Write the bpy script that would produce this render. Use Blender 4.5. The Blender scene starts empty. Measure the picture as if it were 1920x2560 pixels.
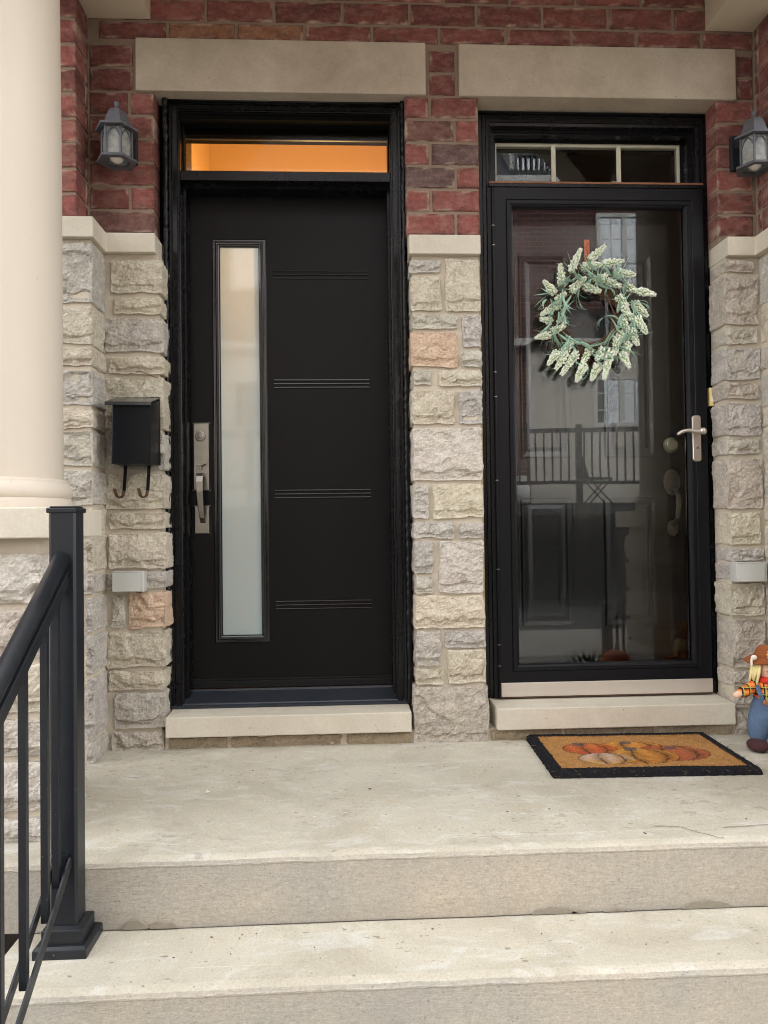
import bpy, math, random
from mathutils import Vector, Matrix, noise
random.seed(7)
rad = math.radians
S = bpy.context.scene
COL = S.collection

# ------------------------------------------------------------------ camera, sky, sun, exposure
def cam_matrix(yaw, pitch, roll):
    return (Matrix.Rotation(-yaw, 3, 'Z') @ Matrix.Rotation(math.pi / 2 + pitch, 3, 'X') @ Matrix.Rotation(roll, 3, 'Z'))
cam = bpy.data.cameras.new('camera'); cam_o = bpy.data.objects.new('camera', cam); COL.objects.link(cam_o)
cam.sensor_fit = 'VERTICAL'; cam.sensor_height = 36.0; cam.lens = 27.04; cam.clip_end = 500; cam.clip_start = 0.05
cam_o.location = (0, -3.03, 0.84)
cam_o.rotation_euler = cam_matrix(rad(2.804), rad(1.046), rad(-0.706)).to_euler()
S.camera = cam_o
SUN_EL, SUN_AZ = 52.0, 165.0           # degrees; azimuth measured from straight in front of the facade, + to the right
W = bpy.data.worlds.new('World'); S.world = W; W.use_nodes = True
wn, wl = W.node_tree.nodes, W.node_tree.links
bg = wn['Background']
sky = wn.new('ShaderNodeTexSky'); sky.sky_type = 'NISHITA'; sky.sun_disc = False
sky.sun_elevation = rad(SUN_EL); sky.sun_rotation = rad(180 - SUN_AZ); sky.dust_density = 3.0; sky.ozone_density = 0.6
hs = wn.new('ShaderNodeHueSaturation'); hs.inputs['Saturation'].default_value = 0.03
wl.new(sky.outputs[0], hs.inputs['Color'])
wl.new(hs.outputs[0], bg.inputs['Color']); bg.inputs['Strength'].default_value = 0.15
sun = bpy.data.lights.new('sun', 'SUN'); sun.energy = 0.65; sun.angle = rad(45); sun.color = (1.0, 0.97, 0.93)
sun_o = bpy.data.objects.new('sun', sun); COL.objects.link(sun_o); sun_o.location = (0, -6, 12)
_d = Vector((math.sin(rad(SUN_AZ)) * math.cos(rad(SUN_EL)), -math.cos(rad(SUN_AZ)) * math.cos(rad(SUN_EL)), math.sin(rad(SUN_EL))))
sun_o.rotation_euler = (-_d).to_track_quat('-Z', 'Y').to_euler()
S.view_settings.view_transform = 'Standard'; S.view_settings.look = 'None'
S.cycles.filter_width = 1.05
S.view_settings.exposure = 3.02; S.view_settings.gamma = 1.0

# ------------------------------------------------------------------ colours and materials
def lin(c):
    return tuple(((v / 255) / 12.92 if v / 255 <= 0.04045 else ((v / 255 + 0.055) / 1.055) ** 2.4) for v in c)

class NT:
    def __init__(s, name):
        s.m = bpy.data.materials.new(name); s.m.use_nodes = True
        s.n, s.l = s.m.node_tree.nodes, s.m.node_tree.links
        s.b = s.n['Principled BSDF']; s.out = s.n['Material Output']
        s.tc = None
    def co(s, scale=(1, 1, 1), loc=(0, 0, 0)):
        if s.tc is None: s.tc = s.n.new('ShaderNodeTexCoord')
        mp = s.n.new('ShaderNodeMapping'); mp.inputs['Scale'].default_value = scale; mp.inputs['Location'].default_value = loc
        s.l.new(s.tc.outputs['Object'], mp.inputs['Vector']); return mp.outputs[0]
    def noise(s, scale, detail=3, rough=0.55, vec=None, dist=0.0):
        t = s.n.new('ShaderNodeTexNoise'); t.inputs['Scale'].default_value = scale; t.inputs['Detail'].default_value = detail
        t.inputs['Roughness'].default_value = rough; t.inputs['Distortion'].default_value = dist
        s.l.new(vec if vec is not None else s.co(), t.inputs['Vector']); return t.outputs['Fac']
    def voro(s, scale, vec=None, feature='F1'):
        t = s.n.new('ShaderNodeTexVoronoi'); t.inputs['Scale'].default_value = scale; t.feature = feature
        s.l.new(vec if vec is not None else s.co(), t.inputs['Vector']); return t.outputs['Distance']
    def ramp(s, fac, stops):
        r = s.n.new('ShaderNodeValToRGB'); e = r.color_ramp.elements
        while len(e) < len(stops): e.new(0.5)
        for i, (p, c) in enumerate(stops):
            e[i].position = p; e[i].color = (c, c, c, 1) if not isinstance(c, tuple) else (*c[:3], 1)
        s.l.new(fac, r.inputs[0]); return r.outputs[0]
    def mix(s, fac, a, b, mode='MIX'):
        x = s.n.new('ShaderNodeMix'); x.data_type = 'RGBA'; x.blend_type = mode
        for i, v in ((0, fac), (6, a), (7, b)):
            if isinstance(v, (int, float)): x.inputs[i].default_value = v if i == 0 else (v, v, v, 1)
            elif isinstance(v, tuple): x.inputs[i].default_value = (*v[:3], 1)
            else: s.l.new(v, x.inputs[i])
        return x.outputs[2]
    def math(s, op, a, b=0.0):
        x = s.n.new('ShaderNodeMath'); x.operation = op
        for i, v in ((0, a), (1, b)):
            if isinstance(v, (int, float)): x.inputs[i].default_value = v
            else: s.l.new(v, x.inputs[i])
        return x.outputs[0]
    def attr(s, name='tint'):
        a = s.n.new('ShaderNodeAttribute'); a.attribute_name = name; return a.outputs['Color']
    def bump(s, h, strength=0.3, dist=0.002):
        b = s.n.new('ShaderNodeBump'); b.inputs['Strength'].default_value = strength; b.inputs['Distance'].default_value = dist
        s.l.new(h, b.inputs['Height']); s.l.new(b.outputs[0], s.b.inputs['Normal'])
    def set(s, **k):
        for key, v in k.items():
            key = {'color': 'Base Color', 'rough': 'Roughness', 'metal': 'Metallic', 'spec': 'Specular IOR Level', 'coat': 'Coat Weight',
                   'coatrough': 'Coat Roughness', 'trans': 'Transmission Weight', 'sheen': 'Sheen Weight'}[key]
            i = s.b.inputs[key]
            if isinstance(v, (int, float)): i.default_value = v
            elif isinstance(v, tuple): i.default_value = (*v[:3], 1)
            else: s.l.new(v, i)
        return s

M = {}
def simple(name, rgb, rough=0.5, metal=0.0, spec=0.5, var=0.06, nscale=25, bump=0.0, bscale=200, coat=0.0):
    t = NT(name); c = lin(rgb)
    f = t.noise(nscale, 4)
    t.set(color=t.mix(f, tuple(v * (1 - var * 2) for v in c), tuple(min(1, v * (1 + var * 2)) for v in c)),
          rough=t.math('ADD', t.math('MULTIPLY', t.noise(nscale * 0.6, 3), 0.16), max(0.02, rough - 0.08)), metal=metal, spec=spec, coat=coat)
    if bump: t.bump(t.noise(bscale, 2), bump, 0.001)
    M[name] = t.m; return t.m

# brick: per-brick tint, sooty mottling, pale scuffs and lime smears
t = NT('brick'); tint = t.attr()
c = t.mix(0.9, tint, t.ramp(t.noise(44, 6, 0.78), [(0.3, 0.28), (0.7, 0.68)]), 'OVERLAY')
c = t.mix(t.math('MULTIPLY', t.ramp(t.noise(16, 7, 0.75, t.co((1, 1, 2.0))), [(0.46, 0.0), (0.72, 1.0)]), 0.5), c, lin((166, 138, 124)))
c = t.mix(t.math('MULTIPLY', t.ramp(t.noise(10, 5, 0.7, t.co((1, 1, 1.6), (8, 3, 2))), [(0.50, 0.0), (0.68, 1.0)]), 0.62), c, lin((74, 54, 50)))
c = t.mix(t.ramp(t.noise(55, 5, 0.75, t.co((1, 1, 1), (3, 7, 1))), [(0.66, 0.0), (0.72, 0.75)]), c, lin((206, 188, 172)))
t.set(color=c, rough=0.92, spec=0.25)
t.bump(t.mix(0.5, t.noise(260, 4, 0.7), t.noise(60, 3)), 0.55, 0.0025); M['brick'] = t.m
t = NT('mortar')
c = t.mix(t.noise(30, 5, 0.7), lin((124, 107, 93)), lin((152, 134, 118)))
t.set(color=c, rough=0.95, spec=0.2); t.bump(t.noise(180, 4, 0.7), 0.6, 0.003); M['mortar'] = t.m
t = NT('stone_mortar')
c = t.mix(t.noise(16, 5, 0.65), lin((186, 174, 156)), lin((206, 196, 178)))
t.set(color=c, rough=0.95, spec=0.2); t.bump(t.noise(120, 4, 0.7), 0.5, 0.003); M['stone_mortar'] = t.m
# rock-faced manufactured stone
t = NT('stone'); tint = t.attr()
c = t.mix(0.8, tint, t.ramp(t.noise(22, 5, 0.7, t.co((1, 1, 1.5)), 0.6), [(0.28, 0.36), (0.72, 0.66)]), 'OVERLAY')
c = t.mix(0.75, c, t.ramp(t.noise(120, 4, 0.75), [(0.3, 0.30), (0.7, 0.68)]), 'OVERLAY')
c = t.mix(t.math('MULTIPLY', t.ramp(t.noise(9, 4, 0.6, t.co((1, 1, 1), (5, 2, 9))), [(0.5, 0.0), (0.75, 1.0)]), 0.3), c, lin((190, 176, 150)))
c = t.mix(t.ramp(t.noise(85, 4, 0.8, t.co((1, 1, 1), (1, 8, 4))), [(0.70, 0.0), (0.76, 0.55)]), c, lin((235, 226, 205)))
t.set(color=c, rough=0.93, spec=0.2)
t.bump(t.mix(0.35, t.noise(75, 6, 0.78, t.co((1, 1, 1.5))), t.noise(260, 3, 0.6)), 0.9, 0.009); M['stone'] = t.m
# cast limestone
def limestone(name, a, b, stain=0.3, pits=True):
    t = NT(name)
    c = t.mix(t.ramp(t.noise(4.5, 7, 0.66, None, 0.5), [(0.32, 0.0), (0.68, 1.0)]), lin(a), lin(b))
    c = t.mix(0.3, c, t.ramp(t.noise(120, 4, 0.7), [(0.3, 0.38), (0.7, 0.62)]), 'OVERLAY')
    c = t.mix(t.math('MULTIPLY', t.ramp(t.noise(2.6, 6, 0.65, t.co((1, 1, 1), (3, 1, 7)), 0.8), [(0.55, 0.0), (0.72, 1.0)]), stain), c, lin((205, 190, 168)))
    if pits:
        c = t.mix(t.ramp(t.noise(70, 2, 0.5), [(0.735, 0.0), (0.76, 0.7)]), c, lin((110, 96, 78)))
    t.set(color=c, rough=0.88, spec=0.3); t.bump(t.noise(220, 3, 0.6), 0.3, 0.0012); M[name] = t.m
limestone('limestone', (164, 151, 134), (186, 174, 157), 0.3)  # lintel copy of the stone, darkened for the shade under the porch
limestone('sill_stone', (190, 182, 166), (206, 198, 182), 0.25)
# concrete of the steps: worn treads toned lighter for the light from above, brushed risers, trowel marks, pop-outs and stains
t = NT('concrete')
g = t.n.new('ShaderNodeNewGeometry'); sx = t.n.new('ShaderNodeSeparateXYZ'); t.l.new(g.outputs['Normal'], sx.inputs[0])
up = t.ramp(sx.outputs['Z'], [(0.45, 0.0), (0.8, 1.0)])
tread = t.mix(t.ramp(t.noise(3.2, 6, 0.62, None, 0.7), [(0.32, 0.0), (0.68, 1.0)]), lin((172, 165, 149)), lin((194, 188, 173)))
tread = t.mix(t.math('MULTIPLY', t.ramp(t.noise(7, 5, 0.6, t.co((1, 2.2, 1), (4, 4, 4)), 1.0), [(0.54, 0.0), (0.66, 1.0)]), 0.45), tread, lin((204, 204, 200)))
tread = t.mix(t.math('MULTIPLY', t.ramp(t.noise(5, 5, 0.7, t.co((1, 1, 1), (9, 4, 2)), 1.0), [(0.58, 0.0), (0.75, 1.0)]), 0.5), tread, lin((186, 170, 144)))
pop = t.math('MULTIPLY', t.ramp(t.noise(26, 3, 0.6, t.co((0.8, 1.4, 1), (6, 1, 3))), [(0.60, 0.0), (0.64, 0.6)]), t.ramp(t.noise(1.6, 2, 0.5, t.co((1, 1, 1), (3, 5, 2))), [(0.48, 0.12), (0.6, 1.0)]))
tread = t.mix(pop, tread, lin((156, 142, 132)))
tread = t.mix(t.ramp(t.noise(48, 2, 0.5, t.co((0.7, 1.3, 1))), [(0.70, 0.0), (0.735, 0.75)]), tread, lin((128, 116, 100)))
riser = t.mix(t.ramp(t.noise(3.0, 5, 0.6, t.co((1, 1, 1), (2, 2, 5)), 0.6), [(0.35, 0.0), (0.65, 1.0)]), lin((168, 163, 153)), lin((182, 172, 156)))
riser = t.mix(0.55, riser, t.ramp(t.noise(80, 6, 0.85, t.co((0.75, 1, 1.2), (0, 0, 0)), 0.6), [(0.3, 0.30), (0.7, 0.68)]), 'OVERLAY')
riser = t.mix(t.math('MULTIPLY', t.ramp(t.noise(2.2, 4, 0.6, t.co((1, 1, 1), (7, 1, 1))), [(0.5, 0.0), (0.68, 1.0)]), 0.5), riser, lin((158, 154, 146)))
c = t.mix(up, riser, tread)
c = t.mix(0.5, c, t.ramp(t.noise(160, 4, 0.75), [(0.3, 0.36), (0.7, 0.64)]), 'OVERLAY')
c = t.mix(t.ramp(t.noise(120, 2, 0.5, t.co((1, 1, 1), (2, 9, 5))), [(0.70, 0.0), (0.73, 0.6)]), c, lin((112, 102, 90)))
t.set(color=c, rough=0.9, spec=0.25)
bh = t.mix(up, t.noise(75, 5, 0.75, t.co((0.35, 1, 1.5), (0, 0, 0)), 0.8), t.noise(70, 4, 0.65, t.co((1.6, 0.35, 1))))
t.bump(bh, 0.7, 0.003); M['concrete'] = t.m

def black_paint(name, rgb, rough, grain=0.0, gscale=350, spec=0.3, dust=0.0):
    t = NT(name); c = lin(rgb)
    cc = t.mix(t.noise(3, 4), tuple(v * 0.8 for v in c), tuple(v * 1.25 for v in c))
    if dust:
        cc = t.mix(t.math('MULTIPLY', t.ramp(t.noise(7, 6, 0.75), [(0.5, 0.0), (0.8, 1.0)]), dust), cc, lin((120, 116, 108)))
        cc = t.mix(t.ramp(t.noise(130, 2, 0.5), [(0.735, 0.0), (0.76, min(1.0, dust * 4))]), cc, lin((190, 186, 176)))
    t.set(color=cc,
          rough=t.math('ADD', t.math('MULTIPLY', t.noise(5, 5, 0.7), 0.14), rough - 0.07), spec=spec)
    if grain: t.bump(t.noise(gscale, 2), grain, 0.0006)
    M[name] = t.m
black_paint('door_black', (13, 12, 13), 0.40, 0.35, spec=0.2)
black_paint('panel_black', (9, 10, 12), 0.2, 0.03, spec=0.8)
black_paint('frame_black', (11, 12, 15), 0.27, 0.03, spec=0.36)
simple('head_black', (8, 8, 8), 0.95, spec=0.1)
black_paint('storm_black', (14, 15, 19), 0.34, 0.08, spec=0.26)
black_paint('rail_black', (24, 27, 32), 0.38, 0.12, spec=0.4, dust=0.05)
black_paint('mailbox_black', (8, 11, 16), 0.34, 0.25, 160, spec=0.2, dust=0.02)
black_paint('lid_black', (44, 46, 50), 0.2, spec=0.7)
black_paint('caulk_black', (16, 17, 20), 0.30)
black_paint('rubber_black', (14, 14, 15), 0.6)
t = NT('column_paint')
c = t.mix(t.noise(5, 5, 0.6, t.co((3, 3, 0.35))), lin((192, 181, 166)), lin((202, 191, 176)))
c = t.mix(t.ramp(t.noise(60, 2, 0.5, t.co((1, 1, 0.6))), [(0.735, 0.0), (0.76, 0.4)]), c, lin((150, 138, 122)))
t.set(color=c, rough=0.55, spec=0.4); t.bump(t.noise(40, 3), 0.06, 0.001); M['column_paint'] = t.m
simple('trim_paint', (196, 182, 160), 0.7, var=0.03, nscale=8)
simple('cream_plastic', (232, 208, 140), 0.4, var=0.02)
simple('white_plastic', (236, 232, 220), 0.4, var=0.02)
simple('grey_plastic', (186, 186, 180), 0.45, var=0.02, nscale=12)
simple('white_vinyl', (208, 204, 184), 0.45, var=0.02)
simple('caulk_beige', (168, 152, 118), 0.8, var=0.08, nscale=30)
simple('nickel', (152, 148, 140), 0.32, 1.0, var=0.03, nscale=30)
simple('aged_bronze', (172, 168, 146), 0.4, 0.95, var=0.1, nscale=40)
simple('satin_nickel', (206, 198, 188), 0.34, 1.0, var=0.02)
simple('dark_bronze', (112, 106, 100), 0.3, 1.0, var=0.06)
simple('kick_metal', (222, 214, 204), 0.42, 0.7, var=0.02)
simple('pewter', (98, 100, 106), 0.55, 0.35, var=0.14, nscale=60, bump=0.4, bscale=220)
simple('dark_iron', (38, 40, 44), 0.5, 0.3, var=0.2, nscale=70, bump=0.8, bscale=140)
simple('rust_steel', (92, 70, 56), 0.5, 0.4, var=0.3, nscale=50)
simple('copper', (186, 112, 80), 0.5, 0.3, var=0.12, nscale=40); simple('flashing', (136, 92, 64), 0.55, 0.3, var=0.2, nscale=30); black_paint('sill_vinyl', (46, 50, 57), 0.30, 0.1, dust=0.08)  # sill_vinyl base lifted towards the sky's grey reflected on the threshold
simple('bulb_white', (228, 224, 214), 0.35, var=0.01)
simple('twig', (104, 74, 52), 0.85, var=0.3, nscale=120)
simple('leaf_green', (162, 194, 172), 0.65, var=0.16, nscale=40)
simple('bud_white', (236, 240, 222), 0.7, var=0.05, nscale=80)
simple('bud_stem', (160, 184, 120), 0.7, var=0.1)
simple('wire_brown', (104, 72, 52), 0.6)
simple('hall_wall', (226, 198, 160), 0.8, var=0.01)
simple('dark_interior', (30, 28, 26), 0.9)
simple('soil', (74, 62, 50), 0.95, var=0.3, nscale=14, bump=0.8, bscale=60)
simple('asphalt', (50, 50, 51), 0.95, var=0.12, nscale=30, bump=0.5)
simple('walk_concrete', (134, 130, 122), 0.92, var=0.08, nscale=5)
simple('doll_skin', (236, 196, 168), 0.85, var=0.02)
simple('denim', (84, 104, 132), 0.9, var=0.18, nscale=130, bump=0.4, bscale=300)
simple('felt_brown', (142, 78, 40), 0.95, var=0.12, nscale=90)
simple('shoe_felt', (66, 36, 38), 0.95, var=0.12, nscale=90)
simple('yarn', (236, 222, 160), 0.9, var=0.08, nscale=60)
simple('felt_red', (206, 52, 34), 0.9, var=0.06)
simple('sunflower', (240, 178, 30), 0.85, var=0.08)
simple('felt_orange', (232, 112, 34), 0.85, var=0.08)
simple('felt_dark', (34, 24, 22), 0.9)
simple('wood_button', (170, 104, 54), 0.6)
simple('white_cloth', (232, 222, 206), 0.9)
simple('plant_green', (58, 96, 44), 0.6, var=0.2, nscale=40)
simple('pumpkin_skin', (206, 92, 36), 0.5, var=0.1, nscale=12)
simple('stalk', (118, 108, 66), 0.8)
simple('shingle', (70, 72, 74), 0.9, var=0.2, nscale=20)
simple('stucco', (178, 172, 162), 0.9, var=0.03, nscale=10)
simple('window_white', (178, 177, 172), 0.5, var=0.02)
simple('garage_dark', (34, 32, 32), 0.7)
simple('propane_white', (216, 218, 218), 0.4, var=0.02)
simple('dust_white', (222, 214, 200), 0.9); simple('dust_brown', (120, 78, 62), 0.9)
# facing brick across the street
t = NT('far_brick')
bt = t.n.new('ShaderNodeTexBrick'); bt.inputs['Scale'].default_value = 1.0
bt.inputs['Brick Width'].default_value = 0.27; bt.inputs['Row Height'].default_value = 0.092; bt.inputs['Mortar Size'].default_value = 0.008
bt.inputs['Color1'].default_value = (*lin((92, 60, 56)), 1); bt.inputs['Color2'].default_value = (*lin((72, 50, 48)), 1); bt.inputs['Mortar'].default_value = (*lin((116, 102, 94)), 1)
t.co(); sxyz = t.n.new('ShaderNodeSeparateXYZ'); cb = t.n.new('ShaderNodeCombineXYZ'); t.l.new(t.tc.outputs['Object'], sxyz.inputs[0])
t.l.new(sxyz.outputs['X'], cb.inputs['X']); t.l.new(sxyz.outputs['Z'], cb.inputs['Y']); t.l.new(cb.outputs[0], bt.inputs['Vector'])
t.set(color=bt.outputs['Color'], rough=0.92, spec=0.2); M['far_brick'] = t.m
# plaid shirt cloth
t = NT('plaid')
sx = t.n.new('ShaderNodeSeparateXYZ'); t.l.new(t.co((1, 1, 1)), sx.inputs[0])
def stripe(axis, per, a, b, off=0.0):
    f = t.math('FRACT', t.math('ADD', t.math('DIVIDE', sx.outputs[axis], per), off))
    return t.math('MULTIPLY', t.math('GREATER_THAN', f, a), t.math('LESS_THAN', f, b))
c = t.mix(t.math('ADD', stripe('X', 0.026, 0.0, 0.4), 0.0), lin((232, 122, 52)), lin((220, 92, 48)))
c = t.mix(stripe('Z', 0.026, 0.1, 0.4), c, lin((240, 150, 80)))
c = t.mix(stripe('X', 0.026, 0.62, 0.8), c, lin((40, 44, 34))); c = t.mix(stripe('Z', 0.026, 0.62, 0.8), c, lin((44, 48, 36)))
c = t.mix(stripe('X', 0.026, 0.86, 0.95), c, lin((176, 180, 96))); c = t.mix(stripe('Z', 0.026, 0.86, 0.95), c, lin((170, 176, 92)))
t.set(color=c, rough=0.9, spec=0.15); t.bump(t.noise(300, 2), 0.3, 0.001); M['plaid'] = t.m
# coir doormat: tint painted on the pile
t = NT('coir'); tint = t.attr()
c = t.mix(0.9, tint, t.ramp(t.noise(220, 4, 0.75), [(0.3, 0.30), (0.7, 0.68)]), 'OVERLAY')
c = t.mix(0.5, c, t.ramp(t.noise(60, 3, 0.7), [(0.3, 0.38), (0.7, 0.62)]), 'OVERLAY')
t.set(color=c, rough=0.97, spec=0.1); t.bump(t.noise(280, 3, 0.7), 0.9, 0.004); M['coir'] = t.m
# glass: thin coated panes that mirror the street and show what lies behind
def glass(name, base, tintc=(1, 1, 1), rough=0.0, mult=1.3, wav=0.04):
    t = NT(name)
    fr = t.n.new('ShaderNodeFresnel'); fr.inputs['IOR'].default_value = 1.5
    f = t.math('ADD', t.math('MULTIPLY', fr.outputs[0], mult), base)
    tr = t.n.new('ShaderNodeBsdfTransparent'); tr.inputs[0].default_value = (*tintc, 1)
    gl = t.n.new('ShaderNodeBsdfGlossy'); gl.inputs['Roughness'].default_value = rough
    gl.inputs['Color'].default_value = (0.96, 0.98, 1.0, 1)
    bp = t.n.new('ShaderNodeBump'); bp.inputs['Strength'].default_value = wav; bp.inputs['Distance'].default_value = 0.01
    t.l.new(t.noise(2.2, 1), bp.inputs['Height']); t.l.new(bp.outputs[0], gl.inputs['Normal'])
    mx = t.n.new('ShaderNodeMixShader'); t.l.new(f, mx.inputs[0]); t.l.new(tr.outputs[0], mx.inputs[1]); t.l.new(gl.outputs[0], mx.inputs[2])
    t.l.new(mx.outputs[0], t.out.inputs['Surface']); M[name] = t.m
glass('storm_glass', 0.0, (0.95, 0.96, 0.955), 0.0, 0.68); glass('transom_glass', 0.0, (0.95, 0.95, 0.95), 0.0, 0.3); glass('far_glass', 0.30, (0.5, 0.55, 0.55))
t = NT('frosted_glass')      # acid-etched pane: scatters light from both sides under a polished outer face
df = t.n.new('ShaderNodeBsdfDiffuse'); df.inputs[0].default_value = (*lin((166, 192, 196)), 1)
tl = t.n.new('ShaderNodeBsdfTranslucent'); tl.inputs[0].default_value = (*lin((215, 215, 210)), 1)
gl = t.n.new('ShaderNodeBsdfGlossy'); gl.inputs['Roughness'].default_value = 0.04
fr = t.n.new('ShaderNodeFresnel'); fr.inputs['IOR'].default_value = 1.6
m1 = t.n.new('ShaderNodeMixShader'); m1.inputs[0].default_value = 0.24; t.l.new(df.outputs[0], m1.inputs[1]); t.l.new(tl.outputs[0], m1.inputs[2])
m2 = t.n.new('ShaderNodeMixShader'); t.l.new(t.math('MULTIPLY', fr.outputs[0], 1.0), m2.inputs[0]); t.l.new(m1.outputs[0], m2.inputs[1]); t.l.new(gl.outputs[0], m2.inputs[2])
t.l.new(m2.outputs[0], t.out.inputs['Surface'])
M['frosted_glass'] = t.m
t = NT('lamp_glass'); t.set(color=t.mix(t.ramp(t.noise(34, 5, 0.7), [(0.35, 0.0), (0.65, 1.0)]), lin((140, 144, 142)), lin((206, 207, 200))), rough=0.3, trans=0.4); M['lamp_glass'] = t.m

# ------------------------------------------------------------------ mesh helpers
class MB:
    def __init__(s): s.v, s.f, s.m, s.c, s.mats = [], [], [], [], []; s.cur = 0; s.tint = (1, 1, 1)
    def mat(s, name):
        if name not in s.mats: s.mats.append(name)
        s.cur = s.mats.index(name); return s
    def add(s, vs, fs):
        b = len(s.v); s.v += [tuple(p) for p in vs]; s.c += [s.tint] * len(vs)
        s.f += [tuple(b + i for i in f) for f in fs]; s.m += [s.cur] * len(fs); return b
    def box(s, x0, x1, y0, y1, z0, z1, mat=None):
        if mat: s.mat(mat)
        v = [(x, y, z) for z in (z0, z1) for y in (y0, y1) for x in (x0, x1)]
        s.add(v, [(0, 2, 3, 1), (4, 5, 7, 6), (0, 1, 5, 4), (2, 6, 7, 3), (0, 4, 6, 2), (1, 3, 7, 5)]); return s
    def obox(s, c, size, R):
        v = []
        for z in (-.5, .5):
            for y in (-.5, .5):
                for x in (-.5, .5):
                    v.append(Vector(c) + R @ Vector((x * size[0], y * size[1], z * size[2])))
        s.add(v, [(0, 2, 3, 1), (4, 5, 7, 6), (0, 1, 5, 4), (2, 6, 7, 3), (0, 4, 6, 2), (1, 3, 7, 5)]); return s
    def tube(s, pts, r, seg=8, cap=True):
        pts = [Vector(p) for p in pts]; n = len(pts); rs = r if isinstance(r, (list, tuple)) else [r] * n
        vs = []; up = None
        for i, p in enumerate(pts):
            d = (pts[min(i + 1, n - 1)] - pts[max(i - 1, 0)])
            if d.length < 1e-9: d = Vector((0, 0, 1))
            d.normalize()
            if up is None:
                up = Vector((0, 0, 1)) if abs(d.z) < 0.9 else Vector((0, 1, 0))
            a = d.cross(up)
            if a.length < 1e-6: a = d.cross(Vector((1, 0, 0)))
            a.normalize(); b = a.cross(d).normalized(); up = b
            for k in range(seg):
                t_ = 2 * math.pi * k / seg; vs.append(p + (a * math.cos(t_) + b * math.sin(t_)) * rs[i])
        fs = [(i * seg + k, i * seg + (k + 1) % seg, (i + 1) * seg + (k + 1) % seg, (i + 1) * seg + k) for i in range(n - 1) for k in range(seg)]
        if cap: fs += [tuple(reversed(range(seg))), tuple((n - 1) * seg + k for k in range(seg))]
        s.add(vs, fs); return s
    def bar(s, pts, w, h, side=(1, 0, 0)):
        """rectangular section swept along pts; w along 'side', h across"""
        pts = [Vector(p) for p in pts]; n = len(pts); sd = Vector(side).normalized(); vs = []
        ws = w if isinstance(w, (list, tuple)) else [w] * n; hs_ = h if isinstance(h, (list, tuple)) else [h] * n
        for i, p in enumerate(pts):
            d = (pts[min(i + 1, n - 1)] - pts[max(i - 1, 0)]).normalized(); u = d.cross(sd).normalized()
            for a, b in ((-1, -1), (1, -1), (1, 1), (-1, 1)): vs.append(p + sd * a * ws[i] / 2 + u * b * hs_[i] / 2)
        fs = [(i * 4 + k, i * 4 + (k + 1) % 4, (i + 1) * 4 + (k + 1) % 4, (i + 1) * 4 + k) for i in range(n - 1) for k in range(4)]
        fs += [(3, 2, 1, 0), tuple((n - 1) * 4 + k for k in range(4))]; s.add(vs, fs); return s
    def lathe(s, prof, c=(0, 0, 0), seg=32, axis='Z', phase=0.0, cap=True):
        vs = []
        for r, h in prof:
            for k in range(seg):
                a = 2 * math.pi * k / seg + phase; x, y = r * math.cos(a), r * math.sin(a)
                p = {'Z': (x, y, h), 'Y': (x, h, y), 'X': (h, x, y)}[axis]
                vs.append((c[0] + p[0], c[1] + p[1], c[2] + p[2]))
        n = len(prof)
        fs = [(i * seg + k, i * seg + (k + 1) % seg, (i + 1) * seg + (k + 1) % seg, (i + 1) * seg + k) for i in range(n - 1) for k in range(seg)]
        if cap: fs += [tuple(reversed(range(seg))), tuple((n - 1) * seg + k for k in range(seg))]
        s.add(vs, fs); return s
    def ball(s, c, r, su=12, sv=8, R=None):
        if not isinstance(r, (list, tuple)): r = (r, r, r)
        vs = []
        for j in range(sv + 1):
            th = math.pi * j / sv
            for i in range(su):
                ph = 2 * math.pi * i / su
                p = Vector((r[0] * math.sin(th) * math.cos(ph), r[1] * math.sin(th) * math.sin(ph), r[2] * math.cos(th)))
                if R is not None: p = R @ p
                vs.append(Vector(c) + p)
        fs = [(j * su + i, (j + 1) * su + i, (j + 1) * su + (i + 1) % su, j * su + (i + 1) % su) for j in range(sv) for i in range(su)]
        s.add(vs, fs); return s
    def frame(s, x0, x1, z0, z1, prof, bottom=True):
        """mitred moulding round a rectangle: prof = [(inset, y), ...] from the outside in"""
        vs = []
        for d, y in prof:
            vs += [(x0 + d, y, z0 + (d if bottom else 0)), (x0 + d, y, z1 - d), (x1 - d, y, z1 - d), (x1 - d, y, z0 + (d if bottom else 0))]
        fs = []
        for i in range(len(prof) - 1):
            a, b = i * 4, (i + 1) * 4
            for k in range(4 if bottom else 3):
                k2 = (k + 1) % 4; fs.append((a + k, b + k, b + k2, a + k2))
        s.add(vs, fs); return s
    def rod(s, p0, p1, w, h=None):
        """square bar between two points, first side along X"""
        return s.bar([p0, p1], w, h if h else w)
    def extrude(s, poly, axis, a0, a1):
        """polygon (list of 2-tuples) extruded along an axis"""
        n = len(poly); vs = []
        for a in (a0, a1):
            for p, q in poly: vs.append({'X': (a, p, q), 'Y': (p, a, q), 'Z': (p, q, a)}[axis])
        fs = [(i, (i + 1) % n, n + (i + 1) % n, n + i) for i in range(n)] + [tuple(reversed(range(n))), tuple(n + i for i in range(n))]
        s.add(vs, fs); return s
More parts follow.
